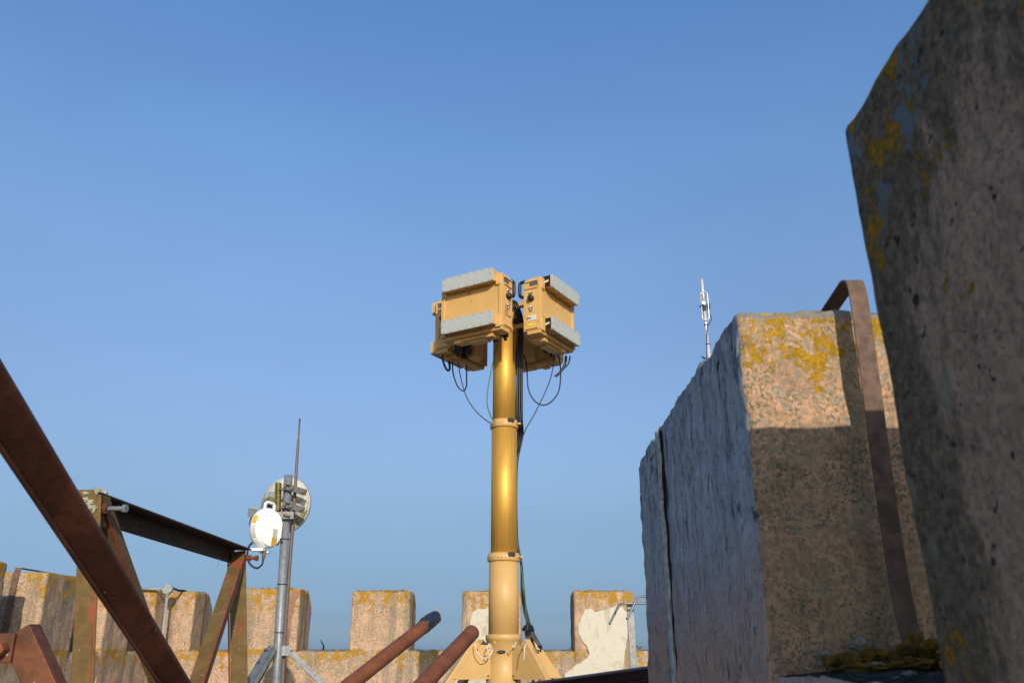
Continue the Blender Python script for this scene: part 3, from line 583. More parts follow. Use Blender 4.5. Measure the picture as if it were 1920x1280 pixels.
for i, al in enumerate(ALPH):
    r_ = r0 if i == 0 else copy_tree(r0)
    r_.location = C + V((math.sin(R(al)), -math.cos(R(al)), 0)) * RR + V((0, 0, 2.43)); r_.rotation_euler = (0, 0, R(al))
    if labs[i]: r_['label'] = labs[i]
# ------------------------------------------------------------------ cables at the mast
G = 'cables hanging at the mast head'
def zp(X, Y): return 780 + X / 5.12, 470 + Y / 5.12     # crop pixels -> photo pixels
def cb(pl, r, mat, label, name='cable'): return cord([P(*zp(a, b), y=y) for a, b, y in pl], r, mat, name, label, 'cable', G)
cb([(515, 870, 6.25), (500, 960, 6.5), (487, 1060, 6.55), (485, 1200, 6.5), (485, 1290, 6.45), (455, 1345, 6.4), (400, 1300, 6.4), (360, 1190, 6.42), (350, 1100, 6.5), (355, 980, 6.52)], .0055, M['black'], 'black cable looping below the rear left radar panel')
cb([(245, 890, 6.5), (250, 1000, 6.4), (270, 1090, 6.4), (300, 1145, 6.4), (320, 1140, 6.4), (322, 1100, 6.45), (300, 1000, 6.5), (270, 920, 6.5)], .009, M['black'], 'thick black cable bent under the left edge of the rear left panel')
cb([(405, 960, 6.5), (410, 1100, 6.45), (430, 1220, 6.4), (480, 1390, 6.4), (560, 1520, 6.4), (640, 1600, 6.4), (715, 1655, 6.35)], .004, M['black'], 'thin dark wire sloping from rear left panel down to the upper collar')
cb([(820, 815, 6.2), (790, 880, 6.2), (760, 980, 6.2), (712, 1200, 6.2), (688, 1350, 6.2), (685, 1480, 6.2), (720, 1590, 6.22), (760, 1640, 6.24)], .0042, M['green'], 'thin green wire beside the left side of the gold tube')
cb([(1035, 1000, 6.5), (1060, 1080, 6.45), (1068, 1200, 6.4), (1080, 1330, 6.4), (1130, 1430, 6.4), (1210, 1480, 6.4), (1290, 1455, 6.4), (1360, 1370, 6.4), (1385, 1260, 6.42), (1385, 1100, 6.45), (1365, 980, 6.5)], .0055, M['black'], 'wide black cable loop hanging below the rear right radar panel')
cb([(1325, 940, 6.4), (1320, 1080, 6.4), (1290, 1230, 6.4), (1220, 1400, 6.4), (1130, 1580, 6.4), (1060, 1700, 6.38), (1010, 1830, 6.36), (988, 1930, 6.36)], .004, M['black'], 'thin dark wire slanting down from the right panels to the gold tube')
cb([(1440, 1010, 6.4), (1435, 1070, 6.4), (1410, 1130, 6.4), (1370, 1180, 6.4), (1335, 1205, 6.4)], .010, M['black'], 'stubby black hose end hanging under the right radar panel')
cb([(1480, 1010, 6.4), (1465, 1080, 6.4), (1430, 1120, 6.4), (1400, 1150, 6.4)], .006, M['black'], 'short black lead curving under the far right corner of the panels')
for i, (dx, lab) in enumerate(((0, 'leftmost black cable of the bundle running down the right of the mast'), (.018, 'middle black cable of the bundle running down the right of the mast'), (.036, 'rightmost black cable of the bundle running down the right of the mast'))):
    x = C.x + .100 + dx * .9
    cord([V((C.x + .06 + dx, C.y - .10, 2.60)), V((x + .01, C.y - .09, 2.45)), V((x + .006, C.y - .05, 2.2)), V((x + .004, C.y - .03, 1.95)), V((x - .004 + dx * .2, C.y - .02, 1.66)), V((x + .008, C.y + .08, 1.55)), V((C.x + .085 + dx * .3, C.y + .09, 1.3)), V((C.x + .085 + dx * .3, C.y + .09, .8)), V((C.x + .128, C.y + .05, .58)), V((C.x + .132 + dx * .3, C.y, .40)), V((C.x + .150 + dx * .3, C.y + .02, .25)), V((C.x + .185 + dx * .4, C.y + .03, .12)), V((C.x + .205 + dx * (i - 1), C.y + .04, .04)), V((C.x + .20 + dx * 2.2, C.y + .1, -.1)), V((C.x + .24 + dx * 3, C.y + .15, -.5))], .0095, M['black'], 'cable', lab, 'cable', 'black cables running down the mast')
cord([P(977, 1060, y=6.3), P(981, 1085, y=6.28), P(985, 1120, y=6.28), P(986, 1150, y=6.28), P(987, 1176, y=6.3)], .0035, M['green'], 'cable', 'green wire curving down beside the black bundle at the mast base', 'cable')
mb = MB(P(991, 1177, y=6.3)); 
for a in range(3): mb.tube(smooth([P(981 + a * 2, 1180, y=6.3), P(988, 1172 + a * 4, y=6.27), P(997, 1175 + a * 2, y=6.3), P(998, 1186 - a * 3, y=6.33), P(988, 1188 - a * 2, y=6.28)], 5), .012, 8)
tag(mb.build('strap_knot', M['black']), 'knotted black strap on the cable bundle right of the mast base', 'strap')
mb = MB(P(1005, 1190, y=6.3)); mb.ribbon(smooth([P(992, 1182, y=6.3), P(999, 1190, y=6.3), P(1006, 1201, y=6.3), P(1012, 1212, y=6.3), P(1013, 1218, y=6.35)], 5), V((.03, 0, .012)), .006); mb.ribbon(smooth([P(988, 1184, y=6.3), P(990, 1195, y=6.3), P(988, 1204, y=6.3)], 4), V((.04, 0, 0)), .006)
tag(mb.build('strap_tail', M['black']), 'loose black strap ends trailing from the knot beside the mast', 'strap')
# ------------------------------------------------------------------ left antenna pole
LY = 6.0
pt, pbm = P(541, 891, y=LY), P(519, 1262, y=LY); dr = (pbm - pt).normalized(); pb2 = pt + dr * ((FZ - pt.z) / dr.z)
ap = thing('antenna_pole', 'grey galvanised pole on a tripod holding the white dish', 'pole', pb2); ao = pb2
mb = MB(ao); mb.tube([pt, pb2], .0300, 24); mb.build('pole', M['galv_dull'], ap, loc=(0, 0, 0))
def onpole(py): t_ = (py - 891) / (1262 - 891); return pt + (pbm - pt) * t_
for py in (1017, 1102, 1190):
    q = onpole(py); mb = MB(ao); mb.tube([q - V((0, 0, .003)), q + V((0, 0, .003))], .0325, 24); mb.build('cable_tie', M['black'], ap, loc=(0, 0, 0))
hub = onpole(1222)
mb = MB(ao); mb.tube([hub + V((-.012, -.028, .10)), hub + V((-.008, -.034, 0)), hub + V((-.016, -.028, -.07))], [.006, .012, .005], 10); mb.build('weld_patch', M['galv'], ap, loc=(0, 0, 0))
for tgt, RL, wd in (((-.60, -.80), .95, .085), ((-.75, .66), 1.2, .05), ((.95, .30), 1.6, .055)):
    d = V((tgt[0], tgt[1], 0)).normalized(); s_ = V((-d.y, d.x, 0)); p0 = hub + d * .045
    mb = MB(ao); mb.box(hub + d * .045, (.06, .04, .065), Matrix.Rotation(math.atan2(d.y, d.x), 3, 'Z')); lug = mb.build('lug', M['galv'], ap, loc=(0, 0, 0), bevel=.002)
    end = V((hub.x + d.x * RL, hub.y + d.y * RL, FZ + .02)); p0 = hub + d * .075 + V((0, 0, .02)); t_ = (end - p0).normalized()
    mb = MB(ao); nrm = V((0, 0, 1)); nrm = (nrm - t_ * nrm.dot(t_)).normalized()
    angle_bar(mb, p0 - s_ * wd / 2, end - s_ * wd / 2, (wd, .035), .004, s_, -nrm); angle_bar(mb, p0 + s_ * wd / 2, end + s_ * wd / 2, (.004, .035), .004, -s_, -nrm)
    lg = mb.build('leg', M['galv'], ap, loc=(0, 0, 0)); mb = MB(ao); q = hub + d * .085; mb.tube([q - s_ * .034, q + s_ * .034], .009, 10); mb.build('bolt', M['bracket'], lg, loc=(0, 0, 0))
    mb = MB(ao); mb.box(end - V((0, 0, .012)), (.10, .10, .012)); mb.build('foot', M['galv'], lg, loc=(0, 0, 0))
# dish seen from behind
dc = P(534, 946, y=LY + .17); ax = V((.30, .93, .02)).normalized()
Md = Matrix.Translation(dc) @ ax.to_track_quat('Z', 'Y').to_matrix().to_4x4()
dish = thing('dish_antenna', 'round white mould-stained dish facing away on the grey pole', 'dish antenna', dc); do = dc
rr_ = .198; prof = [(.02, -.085), (.05, -.083), (.10, -.070), (.15, -.045), (.18, -.018), (rr_, .0), (rr_ + .002, .012), (rr_ - .004, .014), (.17, -.01), (.1, -.05), (.02, -.07)]
mb = MB(do); mb.lathe(prof, Md, 64); mb.build('reflector', M['dish'], dish, loc=(0, 0, 0))
mb = MB(do); mb.lathe([(rr_ + .001, .0), (rr_ + .005, .002), (rr_ + .005, .024), (rr_ - .01, .030), (.05, .05), (.01, .052)], Md, 64); mb.build('radome', M['radome'], dish, loc=(0, 0, 0))
mb = MB(do); c0 = P(520, 945, y=LY + .09); mb.box(P(514, 938, y=LY + .08), (.085, .05, .12)); mb.build('back_box', M['galv_dull'], dish, loc=(0, 0, 0), bevel=.012)
mb = MB(do); mb.tube(smooth([P(500, 942, y=LY + .02), P(506, 936, y=LY - .02), P(512, 942, y=LY - .0)], 4), .022, 10); mb.tube([P(498, 946, y=LY + .0), P(497, 955, y=LY - .02)], .016, 10); mb.build('waveguide', M['moss'], dish, loc=(0, 0, 0))
mb = MB(do); bar(mb, P(522, 905, y=LY - .03), P(520, 958, y=LY - .03), .035, .05, V((1, 0, 0))); bar(mb, P(519, 905, y=LY - .06), P(516.5, 958, y=LY - .06), .008, .07, V((1, 0, 0))); mb.build('mount_plate', M['moss'], dish, loc=(0, 0, 0), bevel=.002)
# clamps that carry the rod and the dish
for n_, (ya, xb, yb_) in enumerate(((911, 574, 923), (945, 570, 956))):
    mb = MB(ao); a_, b_ = P(533, ya, y=LY - .055), P(xb, yb_, y=LY - .05); bar(mb, a_, b_, .042, .022, V((0, 0, 1))); bar(mb, P(533, ya - 4, y=LY - .065), P(545, ya - 1, y=LY - .065), .008, .04, V((0, 0, 1)))
    cl = mb.build('clamp', M['bracket'], ap, loc=(0, 0, 0), bevel=.002)
    mb = MB(ao)
    for t_ in (.05, .38, .9): q = a_ + (b_ - a_) * t_; mb.tube([q + V((0, -.03, 0)), q + V((0, -.010, 0))], .0115, 6); 
    for t_ in (.28, .62): q = a_ + (b_ - a_) * t_; mb.tube([q + V((0, -.0125, 0)), q + V((0, -.0105, 0))], .005, 8)
    mb.tube([P(524, ya + 6, y=LY - .07), P(534, ya + 6, y=LY - .07)], .010, 8); mb.build('bolt', M['bronze'], cl, loc=(0, 0, 0))
mb = MB(ao); bar(mb, P(520, 966, y=LY - .05), P(551, 966, y=LY - .05), .05, .03, V((0, 0, 1))); bar(mb, P(465, 960, y=LY - .02), P(525, 968, y=LY - .03), .006, .06, V((0, 1, .3))); bar(mb, P(470, 955, y=LY + .0), P(484, 957, y=LY + .0), .05, .005, V((0, 0, 1))); mb.build('cross_bracket', M['galv_dull'], ap, loc=(0, 0, 0), bevel=.002)
mb = MB(ao); mb.tube([P(531, 963, y=LY - .09), P(544, 967, y=LY - .09)], .007, 8); mb.build('brass_bolt', M['ochre'], ap, loc=(0, 0, 0))
# white round radio unit
uc = P(503, 990, y=LY - .16); axu = V((-.80, .60, 0)); axu = V((.93, -.36, -.03)).normalized()
unit = thing('radio_unit', 'bright white round radio unit with finned face and carry handle', 'radio unit', uc); uo = uc
Mu = Matrix.Translation(uc) @ axu.to_track_quat('Z', 'Y').to_matrix().to_4x4()
mb = MB(uo); mb.lathe([(.10, -.062), (.128, -.055), (.136, -.03), (.136, .0), (.131, .012), (.122, .018), (.115, .022), (.02, .030)], Mu, 48); ub = mb.build('body', M['whiteunit'], unit, loc=(0, 0, 0))
ux = Mu.to_3x3() @ V((1, 0, 0)); uy = Mu.to_3x3() @ V((0, 1, 0))
if abs(ux.z) > abs(uy.z): ux, uy = uy, ux
if uy.z < 0: uy = -uy
if ux.x < 0: ux = -ux
mb = MB(uo)
for i in range(-8, 9):
    h_ = math.sqrt(max(.0004, .122 ** 2 - (i * .0135) ** 2)); q = uc + ux * i * .0135 + axu * .026; bar(mb, q - uy * h_ * .97, q + uy * h_ * .97, .012, .0035, axu)
mb.build('cooling_fins', M['whiteunit'], ub, loc=(0, 0, 0), split=False)
mb = MB(uo); hp = smooth([uc + ux * -.048 + uy * .11, uc + ux * -.05 + uy * .155, uc + ux * -.03 + uy * .172, uc + ux * .03 + uy * .172, uc + ux * .05 + uy * .155, uc + ux * .048 + uy * .11], 5); mb.tube([p - axu * .01 for p in hp], .0105, 10); mb.build('handle', M['whiteunit'], unit, loc=(0, 0, 0))
mb = MB(uo)
for k_, (tx, ty, w_, h_) in enumerate(((.035, -.085, .055, .05),)): q = uc + ux * tx + uy * ty + axu * .0335; bar(mb, q - uy * h_ / 2, q + uy * h_ / 2, w_, .003, ux)
mb.build('orange_sticker', M['label_o'], ub, loc=(0, 0, 0))
mb = MB(uo); q = uc + ux * .035 + uy * -.03 + axu * .0335; bar(mb, q - uy * .03, q + uy * .03, .05, .003, ux); mb.build('grey_sticker', M['label_w'], ub, loc=(0, 0, 0))
sidev = (-ux).normalized()
for nm, a0, a1, mt in (('orange_sticker', 148, 172, 'label_o'), ('rating_label', 176, 212, 'label_w')):
    mb = MB(uo); mb.sm = True; pr = None
    for i in range(9):
        a = R(a0 + (a1 - a0) * i / 8); e = ux * math.cos(a) + uy * math.sin(a); A_, B_ = mb.v(uc + e * .1375 - axu * .036), mb.v(uc + e * .1375 + axu * .0)
        if pr: mb.f([pr[0], A_, B_, pr[1]])
        pr = (A_, B_)
    mb.build(nm, M[mt], ub, loc=(0, 0, 0))
mb = MB(uo); q = uc - uy * .138; mb.box(q + ux * -.05 - uy * .01 - axu * .03, (.09, .06, .018)); mb.box(q + ux * .055 - uy * .012 - axu * .05, (.07, .05, .018)); mb.build('foot', M['whiteunit'], unit, loc=(0, 0, 0), bevel=.003)
mb = MB(uo); q = P(495, 1032, y=LY - .17); mb.tube([q, P(494.5, 1042, y=LY - .17), P(493, 1051, y=LY - .17)], [.014, .013, .006], 12); mb.build('cable_gland', M['bronze'], unit, loc=(0, 0, 0))
mb = MB(uo); bar(mb, uc - axu * .05, uc - axu * .05 + (onpole(975) - (uc - axu * .05)) * .9, .05, .03, V((0, 0, 1))); mb.build('mounting_arm', M['galv_dull'], unit, loc=(0, 0, 0))
cord([P(493, 1049, y=LY - .17), P(491, 1058, y=LY - .17), P(481, 1064.5, y=LY - .17), P(469, 1057, y=LY - .17), P(464, 1044, y=LY - .16), P(466, 1026, y=LY - .12), P(475, 1015, y=LY - .08), P(486, 1008, y=LY - .03)], .0065, M['black'], 'cable', 'black cable looping below the white round radio unit', 'cable')
cord([P(486, 972, y=LY - .1), P(473, 970, y=LY - .08), P(469, 980, y=LY - .08), P(471, 992, y=LY - .06), P(480, 1000, y=LY - .04)], .0065, M['black'], 'cable', 'short black cable behind the left edge of the white radio unit', 'cable')
cord([P(512, 1021, y=LY - .12), P(521, 1020, y=LY - .06), P(524, 1013, y=LY - .04), P(530, 1017, y=LY - .04)], .005, M['black'], 'cable', 'short black cable from the white radio unit to the pole tie', 'cable')
# tall rod behind the pole
rd = thing('finial_rod', 'tall thin dark lightning rod clamped behind the antenna pole', 'lightning rod', P(528, 1290, y=LY + .05))
a_ = P(562, 787, y=LY + .03); b_ = P(550.5, 962, y=LY + .03); rp = [a_, P(557, 860, y=LY + .03), b_, P(543, 1060, y=LY + .04), P(534.5, 1180, y=LY + .05), P(529, 1290, y=LY + .05)]
rd.location = rp[-1]; last = rp[-1] + (rp[-1] - rp[-2]).normalized() * .9
mb = MB(rp[-1]); mb.tube([a_, rp[0] + (rp[1] - rp[0]) * .5, rp[0] + (rp[1] - rp[0]) * .52, rp[1], b_, rp[3], rp[4], rp[5], last], [.0055, .0065, .009, .0105, .0125, .0125, .0135, .0145, .0145], 14); mb.build('rod', M['bronze'], rd, loc=(0, 0, 0))
mb = MB(rp[-1]); mb.tube([a_ + V((0, 0, .01)), a_ - V((0, 0, .008))], .0075, 10); mb.build('tip', M['bronze'], rd, loc=(0, 0, 0))
mb = MB(rp[-1]); mb.box((last.x, last.y, FZ + .05), (.2, .2, .1)); mb.tube([last, V((last.x, last.y, FZ + .1))], .0145, 12); mb.build('base', M['bracket'], rd, loc=(0, 0, 0))
# ------------------------------------------------------------------ right dipole antenna (far right, behind the near wall)
DY = 4.6
dp_t, dp_b = P(1315.5, 524, y=DY), P(1330, 676, y=DY)
db = dp_t + (dp_b - dp_t) * ((FZ - dp_t.z) / (dp_b.z - dp_t.z))
da = thing('dipole_antenna', 'slim silver folded dipole antenna rising behind the near wall', 'antenna', db); dd = (dp_b - dp_t).normalized()
def on(py): return dp_t + (dp_b - dp_t) * ((py - 524) / (676 - 524))
mb = MB(db); mb.tube([dp_t, on(572)], .0088, 16); mb.build('upper_tube', M['alu'], da, loc=(0, 0, 0))
mb = MB(db); mb.tube([on(570), on(612), on(646), on(646.5), db], [.0075, .0075, .0072, .0092, .0092], 16); mb.build('pole', M['alu'], da, loc=(0, 0, 0))
mb = MB(db); sdv = V((1, -.25, 0)).normalized(); c1, c2 = on(549) + V((.002, -.014, 0)), on(603) + V((.0, -.014, 0)); w2 = .0195; lp = []
for i in range(13): a = R(180 - 180 * i / 12); lp.append(c1 + dd * w2 + sdv * w2 * math.cos(a) - dd * w2 * math.sin(a))
for i in range(13): a = R(-180 * i / 12); lp.append(c2 - dd * w2 + sdv * w2 * math.cos(a) - dd * w2 * math.sin(a))
lp.append(lp[0]); mb.tube(lp, .0028, 8); mb.build('dipole_loop', M['alu'], da, loc=(0, 0, 0))
mb = MB(db); q = on(574); bx_ = frame(q, q + dd, sdv); bar(mb, q - dd * .012 + sdv * .025, q + dd * .025 + sdv * .025, .019, .022, sdv); bar(mb, q + dd * .003, q + dd * .035, .020, .022, sdv); bar(mb, q + sdv * -.028 + dd * .004, q + sdv * .02 + dd * .004, .008, .012, dd); mb.build('feed_box', M['black'], da, loc=(0, 0, 0), bevel=.003)
mb = MB(db); mb.tube([q + V((-.008, -.03, .006)), q + V((-.006, -.005, .006))], .009, 10); mb.build('clamp_knob', M['alu'], da, loc=(0, 0, 0))
mb = MB(db); mb.tube(smooth([P(1329, 583, y=DY), P(1334, 598, y=DY), P(1330, 606, y=DY), P(1326.5, 614, y=DY - .01), P(1325.5, 640, y=DY - .01), P(1325, 672, y=DY - .01)], 6), .0026, 8); mb.build('lead', M['black'], da, loc=(0, 0, 0))
for py in (610.5, 646): q = on(py); mb = MB(db); mb.tube([q - dd * .003, q + dd * .003], .0115, 14); mb.build('tie', M['black'], da, loc=(0, 0, 0))
mb = MB(db); mb.tube([P(1325, 673, y=DY), P(1320, 671, y=DY), P(1315, 668, y=DY)], [.003, .006, .003], 8); mb.build('tie_tail', M['black'], da, loc=(0, 0, 0))
# ------------------------------------------------------------------ green steel frame on the left
GX = -1.385
fr = thing('steel_frame', 'olive green braced steel frame with red edges on the left', 'steel frame', (GX, 3.6, FZ)); fo = (GX, 3.6, FZ)
Zt = .475; Y1, Y2 = 2.72, 4.40
def piece(name, fn, mat, bevel=.003, parent=fr): m_ = MB(fo); fn(m_); return m_.build(name, mat, parent, loc=(0, 0, 0), bevel=bevel)
# the posts lean inwards towards their feet
def down(p0, p1): d = (p1 - p0); return p0 + d * ((FZ - p0.z) / d.z)
lt, lb = P(150, 928, y=Y1), P(132, 1280, y=Y1); rt_, rb2 = P(430, 1034, y=Y2), P(432, 1280, y=Y2)
lt = V((lt.x, lt.y, Zt - .02)); rt_ = V((rt_.x, rt_.y, Zt - .02))
piece('post', lambda m: angle_bar(m, down(lt, lb), lt, (.068, .07), .008, (1, 0, 0), (0, 1, 0)), M['olive'])
piece('red_edge', lambda m: bar(m, down(lt, lb) + V((.068, .004, 0)), lt + V((.068, .004, -.09)), .005, .010, (1, 0, 0)), M['olive_red'], .001)
piece('post', lambda m: angle_bar(m, down(rt_, rb2), rt_, (.082, .07), .008, (1, 0, 0), (0, 1, 0)), M['olive'])
piece('red_edge', lambda m: bar(m, down(rt_, rb2) + V((-.002, -.003, 0)), rt_ + V((-.002, -.003, -.03)), .006, .010, (1, 0, 0)), M['olive_red'], .001)
# top channel, open towards the camera's right
def topb(m):
    x0, x1 = GX - .045, GX + .050
    m.prism([V((x0, Y1, Zt - .075)), V((x0, Y1, Zt)), V((x1, Y1, Zt)), V((x1, Y1, Zt - .008)), V((x0 + .008, Y1, Zt - .008)), V((x0 + .008, Y1, Zt - .075))], (0, Y2 - Y1 + .03, 0))
    m.prism([V((x0 + .008, Y1 + .02, Zt - .067)), V((x0 + .03, Y1 + .02, Zt - .067)), V((x0 + .03, Y1 + .02, Zt - .075)), V((x0 + .008, Y1 + .02, Zt - .075))], (0, Y2 - Y1 - .02, 0))
piece('top_beam', topb, M['rust_dark'])
cap = piece('corner_plate', lambda m: m.prism([V((GX - .048, Y1 - .004, Zt + .002)), V((GX + .040, Y1 - .004, Zt + .004)), V((GX + .052, Y1 - .004, Zt - .012)), V((GX + .050, Y1 - .004, Zt - .11)), V((GX - .048, Y1 - .004, Zt - .11))], (0, .10, 0)), M['olive'], .006)
mb = MB(fo)
for i in range(26): 
    rn = random.Random(i); crust(GX + rn.uniform(0, .052), Y1 - .004 + rn.uniform(-.002, .09 if i % 3 == 0 else .0), Zt - rn.uniform(0, .07) if i % 3 else Zt + .004, rn.uniform(.004, .011), .004, rn.uniform(.004, .011), i, mb)
mb.build('lichen_patch', M['wood'], cap, loc=(0, 0, 0), split=False)['kind'] = 'stuff'
# braces
ba, bb = P(194, 950, y=Y1 + .05), P(313, 1280, y=3.42); bc, bd_ = P(460, 1035, y=Y2 - .03), P(381, 1280, y=3.72)
bb = bb + (bb - ba) * .35; bd_ = bd_ + (bd_ - bc) * .35
piece('brace', lambda m: angle_bar(m, ba, bb, (.070, .05), .007, (-1, 0, 0), (0, 1, .3)), M['olive'])
piece('red_edge', lambda m: bar(m, ba + V((.001, -.003, 0)), bb + V((.001, -.003, 0)), .006, .008, (1, 0, 0)), M['olive_red'], .001)
piece('brace', lambda m: angle_bar(m, bc, bd_, (.062, .05), .007, (-1, 0, 0), (0, 1, -.3)), M['olive'])
piece('red_edge', lambda m: bar(m, bc + V((.001, -.003, 0)), bd_ + V((.001, -.003, 0)), .007, .008, (1, 0, 0)), M['olive_red'], .001)
piece('base_beam', lambda m: bar(m, (down(lt, lb).x - .10, Y1 + .03, -.36), (GX + .10, Y2 + .05, -.36), .09, .07, (0, 0, 1)), M['olive'])
def boltp(c0, d, L, r, name, mat):
    c0 = V(c0); d = V(d).normalized()
    def f(m):
        m.tube([c0, c0 + d * .028], r * 1.9, 6); m.tube([c0, c0 + d * L], r, 12); m.tube([c0 + d * L, c0 + d * (L + .012)], r * 1.75, 6)
    return piece(name, f, mat, .001)
boltp((GX + .045, Y1 + .035, Zt - .052), (1, -.15, -.02), .085, .008, 'bolt', M['galv'])
piece('nut', lambda m: m.tube([V((GX + .045, Y1 + .035, Zt - .052)), V((GX + .079, Y1 + .03, Zt - .053))], .020, 6), M['rust'], .002)
boltp((GX + .02, Y2 + .03, Zt - .045), (1, -.1, -.02), .055, .009, 'bolt', M['rust'])
mb = MB(fo); mb.tube(smooth([P(413, 1042, x=GX), P(410, 1052, x=GX), P(409, 1060, x=GX), P(406, 1062, x=GX)], 4), .0009, 5); mb.build('wire_strand', M['bracket'], fr, loc=(0, 0, 0))
# ------------------------------------------------------------------ big rusty diagonal close to the camera
a_, b_ = P(-2, 665, d=1.25), P(365, 1288, d=2.35); dirn = (b_ - a_).normalized(); a2 = a_ - dirn * .45; b2 = a_ + dirn * ((-.30 - a_.z) / dirn.z)
rb_ = thing('rusty_beam', 'large rusty brown angle iron slanting across the lower left corner', 'steel beam', b2)
nv = V((-.72, -.25, -.65))
mb = MB(b2); angle_bar(mb, a2, b2, (.068, .055), .022, nv, V((-.45, .85, .1))); mb.build('web', M['rust'], rb_, loc=(0, 0, 0), bevel=.011, seg=4)
mb = MB(b2); t_ = dirn; n2 = (nv - t_ * nv.dot(t_)).normalized(); vb = V((-.45, .85, .1)); vb = (vb - t_ * vb.dot(t_) - n2 * vb.dot(n2)).normalized()
angle_bar(mb, a2 + n2 * .070, b2 + n2 * .070, (.008, .045), .008, -n2, -vb); mb.build('flange', M['rust'], rb_, loc=(0, 0, 0), bevel=.003)
mb = MB(b2); bar(mb, b2 + V((.02, 0, 0)) , V((b2.x + .02, b2.y, FZ)), .08, .08, V((1, 0, 0))); mb.build('support_post', M['rust'], rb_, loc=(0, 0, 0))
# ------------------------------------------------------------------ rusty bracket, bottom left
D0 = 1.9
bp = thing('rusty_bracket', 'short rusty steel bar end with bolted plate in the bottom left corner', 'bracket', P(50, 1270, d=D0)); bo = P(50, 1270, d=D0)
t0, t1 = P(40, 1184, d=D0), P(105, 1330, d=D0 - .05); dn = (t1 - t0).normalized(); low = t0 + dn * ((FZ - t0.z) / dn.z)
mb = MB(bo); bar(mb, t0, low, .066, .05, V((1, 0, .4))); mb.build('bar', M['rust'], bp, loc=(0, 0, 0), bevel=.003)
mb = MB(bo); q = P(4, 1214, d=D0 - .03); mb.box(q, (.062, .03, .062)); mb.box(q + V((-.11, .01, 0)), (.2, .02, .05)); pl = mb.build('plate', M['rust'], bp, loc=(0, 0, 0), bevel=.003)
mb = MB(bo); q = P(3, 1217, d=D0 - .05); mb.tube([q + V((0, -.022, 0)), q + V((0, .01, 0))], .016, 6); mb.build('bolt', M['rust_pipe'], pl, loc=(0, 0, 0), bevel=.002)
# ------------------------------------------------------------------ rusty pipes
def pipe(e, d_e, s, d_s, r, label, cap_):
    E, S = P(*e, d=d_e), P(*s, d=d_s); dn = (S - E).normalized(); low = E + dn * ((FZ - E.z) / dn.z)
    t = thing('rusty_pipe', label, 'steel pipe', low, group='rusty pipes leaning beside the mast')
    mb = MB(low); mb.tube([E, E + dn * .003, low], [r * .93, r, r], 32); mb.build('tube', M['rust_pipe'], t, loc=(0, 0, 0))
    if cap_:
        mb = MB(low); pts = [E + dn * .075, E + dn * .055, E + dn * .01, E - dn * .018, E - dn * .026]; mb.tube(pts, [r * 1.05, r * 1.12, r * 1.12, r * 1.05, r * .7], 24)
        for v in mb.bm.verts: v.co += V([noise.noise((v.co + V((i, 0, 0))) * 40) * .005 for i in range(3)])
        c_ = mb.build('tape_wrap', M['tape'], t, loc=(0, 0, 0))
        mb = MB(low); mb.ribbon([E - dn * .02 + V((0, 0, .0)), E - dn * .025 + V((.003, 0, .02)), E - dn * .027 + V((.002, 0, .032))], (.011, 0, .004), .002); mb.build('tape_end', M['flake'], c_, loc=(0, 0, 0))
    return t
pipe((812, 1160), 3.35, (652, 1286), 2.85, .0262, 'rusty pipe with blue-black tape wrapped round its raised end', True)
pipe((886, 1184), 2.95, (790, 1286), 2.55, .0262, 'rusty pipe with bare end just left of the mast foot', False)
# ------------------------------------------------------------------ dark red beam
L_, R_ = P(985, 1279, d=2.95), P(1210, 1248, d=3.35); dn = (R_ - L_).normalized(); Lx, Rx = L_ - dn * 1.2, R_ + dn * 1.2
be = thing('red_beam', 'dark red painted steel beam low in front of the mast foot', 'steel beam', (Lx + Rx) / 2); q = (Lx + Rx) / 2
mb = MB(q); angle_bar(mb, Lx, Rx, (.10, .035), .008, (0, .15, -1), (0, -1, 0)); mb.build('web', M['darkred'], be, loc=(0, 0, 0), bevel=.002)
mb = MB(q); bar(mb, Lx + V((0, -.02, -.048)), Rx + V((0, -.02, -.048)), .006, .06, V((0, 0, 1))); mb.build('flange', M['darkred'], be, loc=(0, 0, 0), bevel=.002)
mb = MB(q)
for e in (Lx + dn * .1, Rx - dn * .1): bar(mb, e + V((0, .03, -.1)), V((e.x, e.y + .03, FZ)), .06, .06, V((1, 0, 0)))
mb.build('leg', M['darkred'], be, loc=(0, 0, 0))
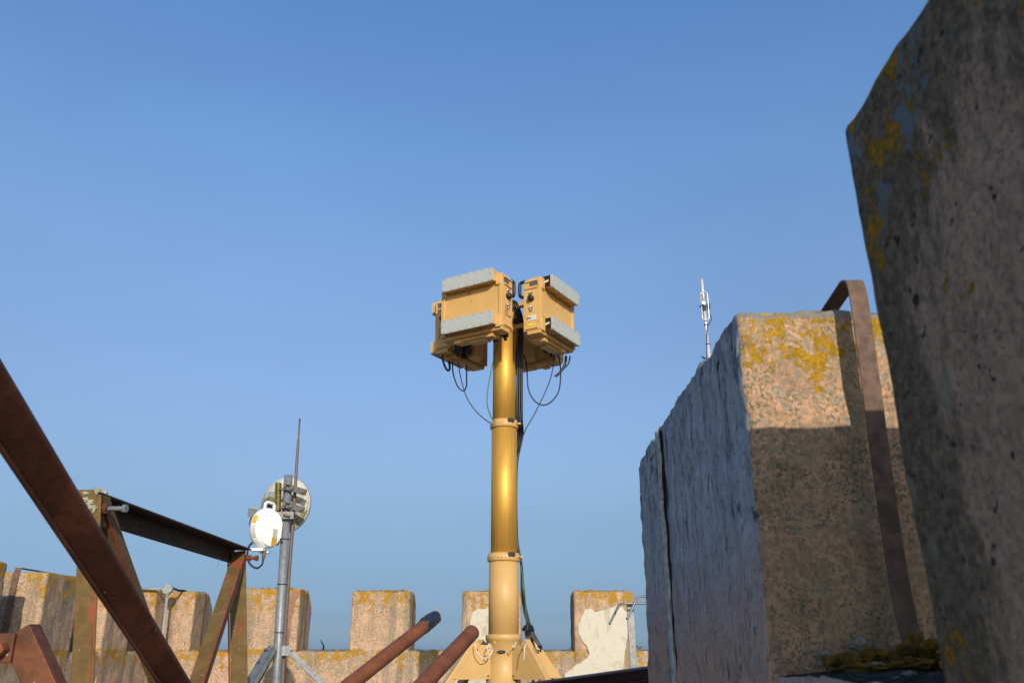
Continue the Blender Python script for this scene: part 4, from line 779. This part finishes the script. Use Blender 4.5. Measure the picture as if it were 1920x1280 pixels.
# ------------------------------------------------------------------ galvanised post with hooked rails by the far wall
HY = 6.5
hp_ = P(1193, 1300, y=HY); gp = thing('rail_post', 'galvanised flat post with two hooked handrails at the right edge of the whitewashed merlon', 'rail post', (hp_.x, HY, FZ)); go = (hp_.x, HY, FZ)
mb = MB(go); a_, b_ = P(1181.5, 1132, y=HY), P(1191, 1300, y=HY); dn = (b_ - a_).normalized(); bar(mb, a_, a_ + dn * ((FZ - a_.z) / dn.z), .052, .014, V((1, 0, 0))); mb.build('post', M['galv'], gp, loc=(0, 0, 0), bevel=.003)
mb = MB(go); mb.tube(smooth([P(1143, 1169, y=HY - .25), P(1152, 1151, y=HY - .2), P(1160, 1136, y=HY - .1), P(1166, 1131, y=HY - .06), P(1185, 1130.5, y=HY - .05), P(1240, 1130, y=HY - .05)], 5), .0087, 12); mb.build('handrail', M['galv'], gp, loc=(0, 0, 0))
mb = MB(go); mb.tube(smooth([P(1175, 1160, y=HY - .3), P(1183, 1146, y=HY - .28), P(1192, 1125, y=HY - .26), P(1198, 1118, y=HY - .25), P(1206, 1117, y=HY - .25), P(1240, 1117, y=HY - .25)], 5), .0087, 12); mb.build('handrail', M['galv'], gp, loc=(0, 0, 0))
# ------------------------------------------------------------------ junction box and conduit
JY = 9.64; jc = P(315, 1104, y=JY)
jb = thing('junction_box', 'round grey junction box with conduits on top of the corner merlon', 'junction box', jc)
mb = MB(jc); mb.lathe([(.052, .03), (.055, .0), (.055, -.03), (.048, -.036)], Matrix.Translation(jc) @ Matrix.Rotation(R(-90), 4, 'X') @ Matrix.Scale(-1, 4, (0, 0, 1)) @ Matrix.Scale(-1, 4, (0, 0, 1)), 32)
bx = mb.build('box', M['conduit'], jb, loc=(0, 0, 0), bevel=.002)
mb = MB(jc)
for a, b in ((-.03, .03), (.03, -.03)): mb.tube([jc + V((a, -.038, b)), jc + V((a, -.034, b))], .005, 8)
mb.build('screws', M['dark'], bx, loc=(0, 0, 0))
mb = MB(jc); mb.tube([jc + V((-.05, 0, 0)), P(262, 1103, y=JY)], .013, 12); mb.tube([jc + V((-.045, 0, 0)), jc + V((-.075, 0, 0))], .018, 12); mb.build('conduit', M['conduit'], jb, loc=(0, 0, 0))
mb = MB(jc); mb.tube([jc + V((0, 0, -.05)), P(304, 1200, y=JY), P(296, 1330, y=JY)], .014, 12); mb.tube([jc + V((0, 0, -.045)), jc + V((-.002, 0, -.078))], .02, 12); mb.build('conduit', M['conduit'], jb, loc=(0, 0, 0))
cord([P(325, 1102, y=JY + .05), P(334, 1106, y=JY + .2), P(345, 1107, y=JY + .4), P(352, 1110, y=JY + .5)], .012, M['dark'], 'cable', 'dark cable leading from the junction box over the corner merlon', 'cable')
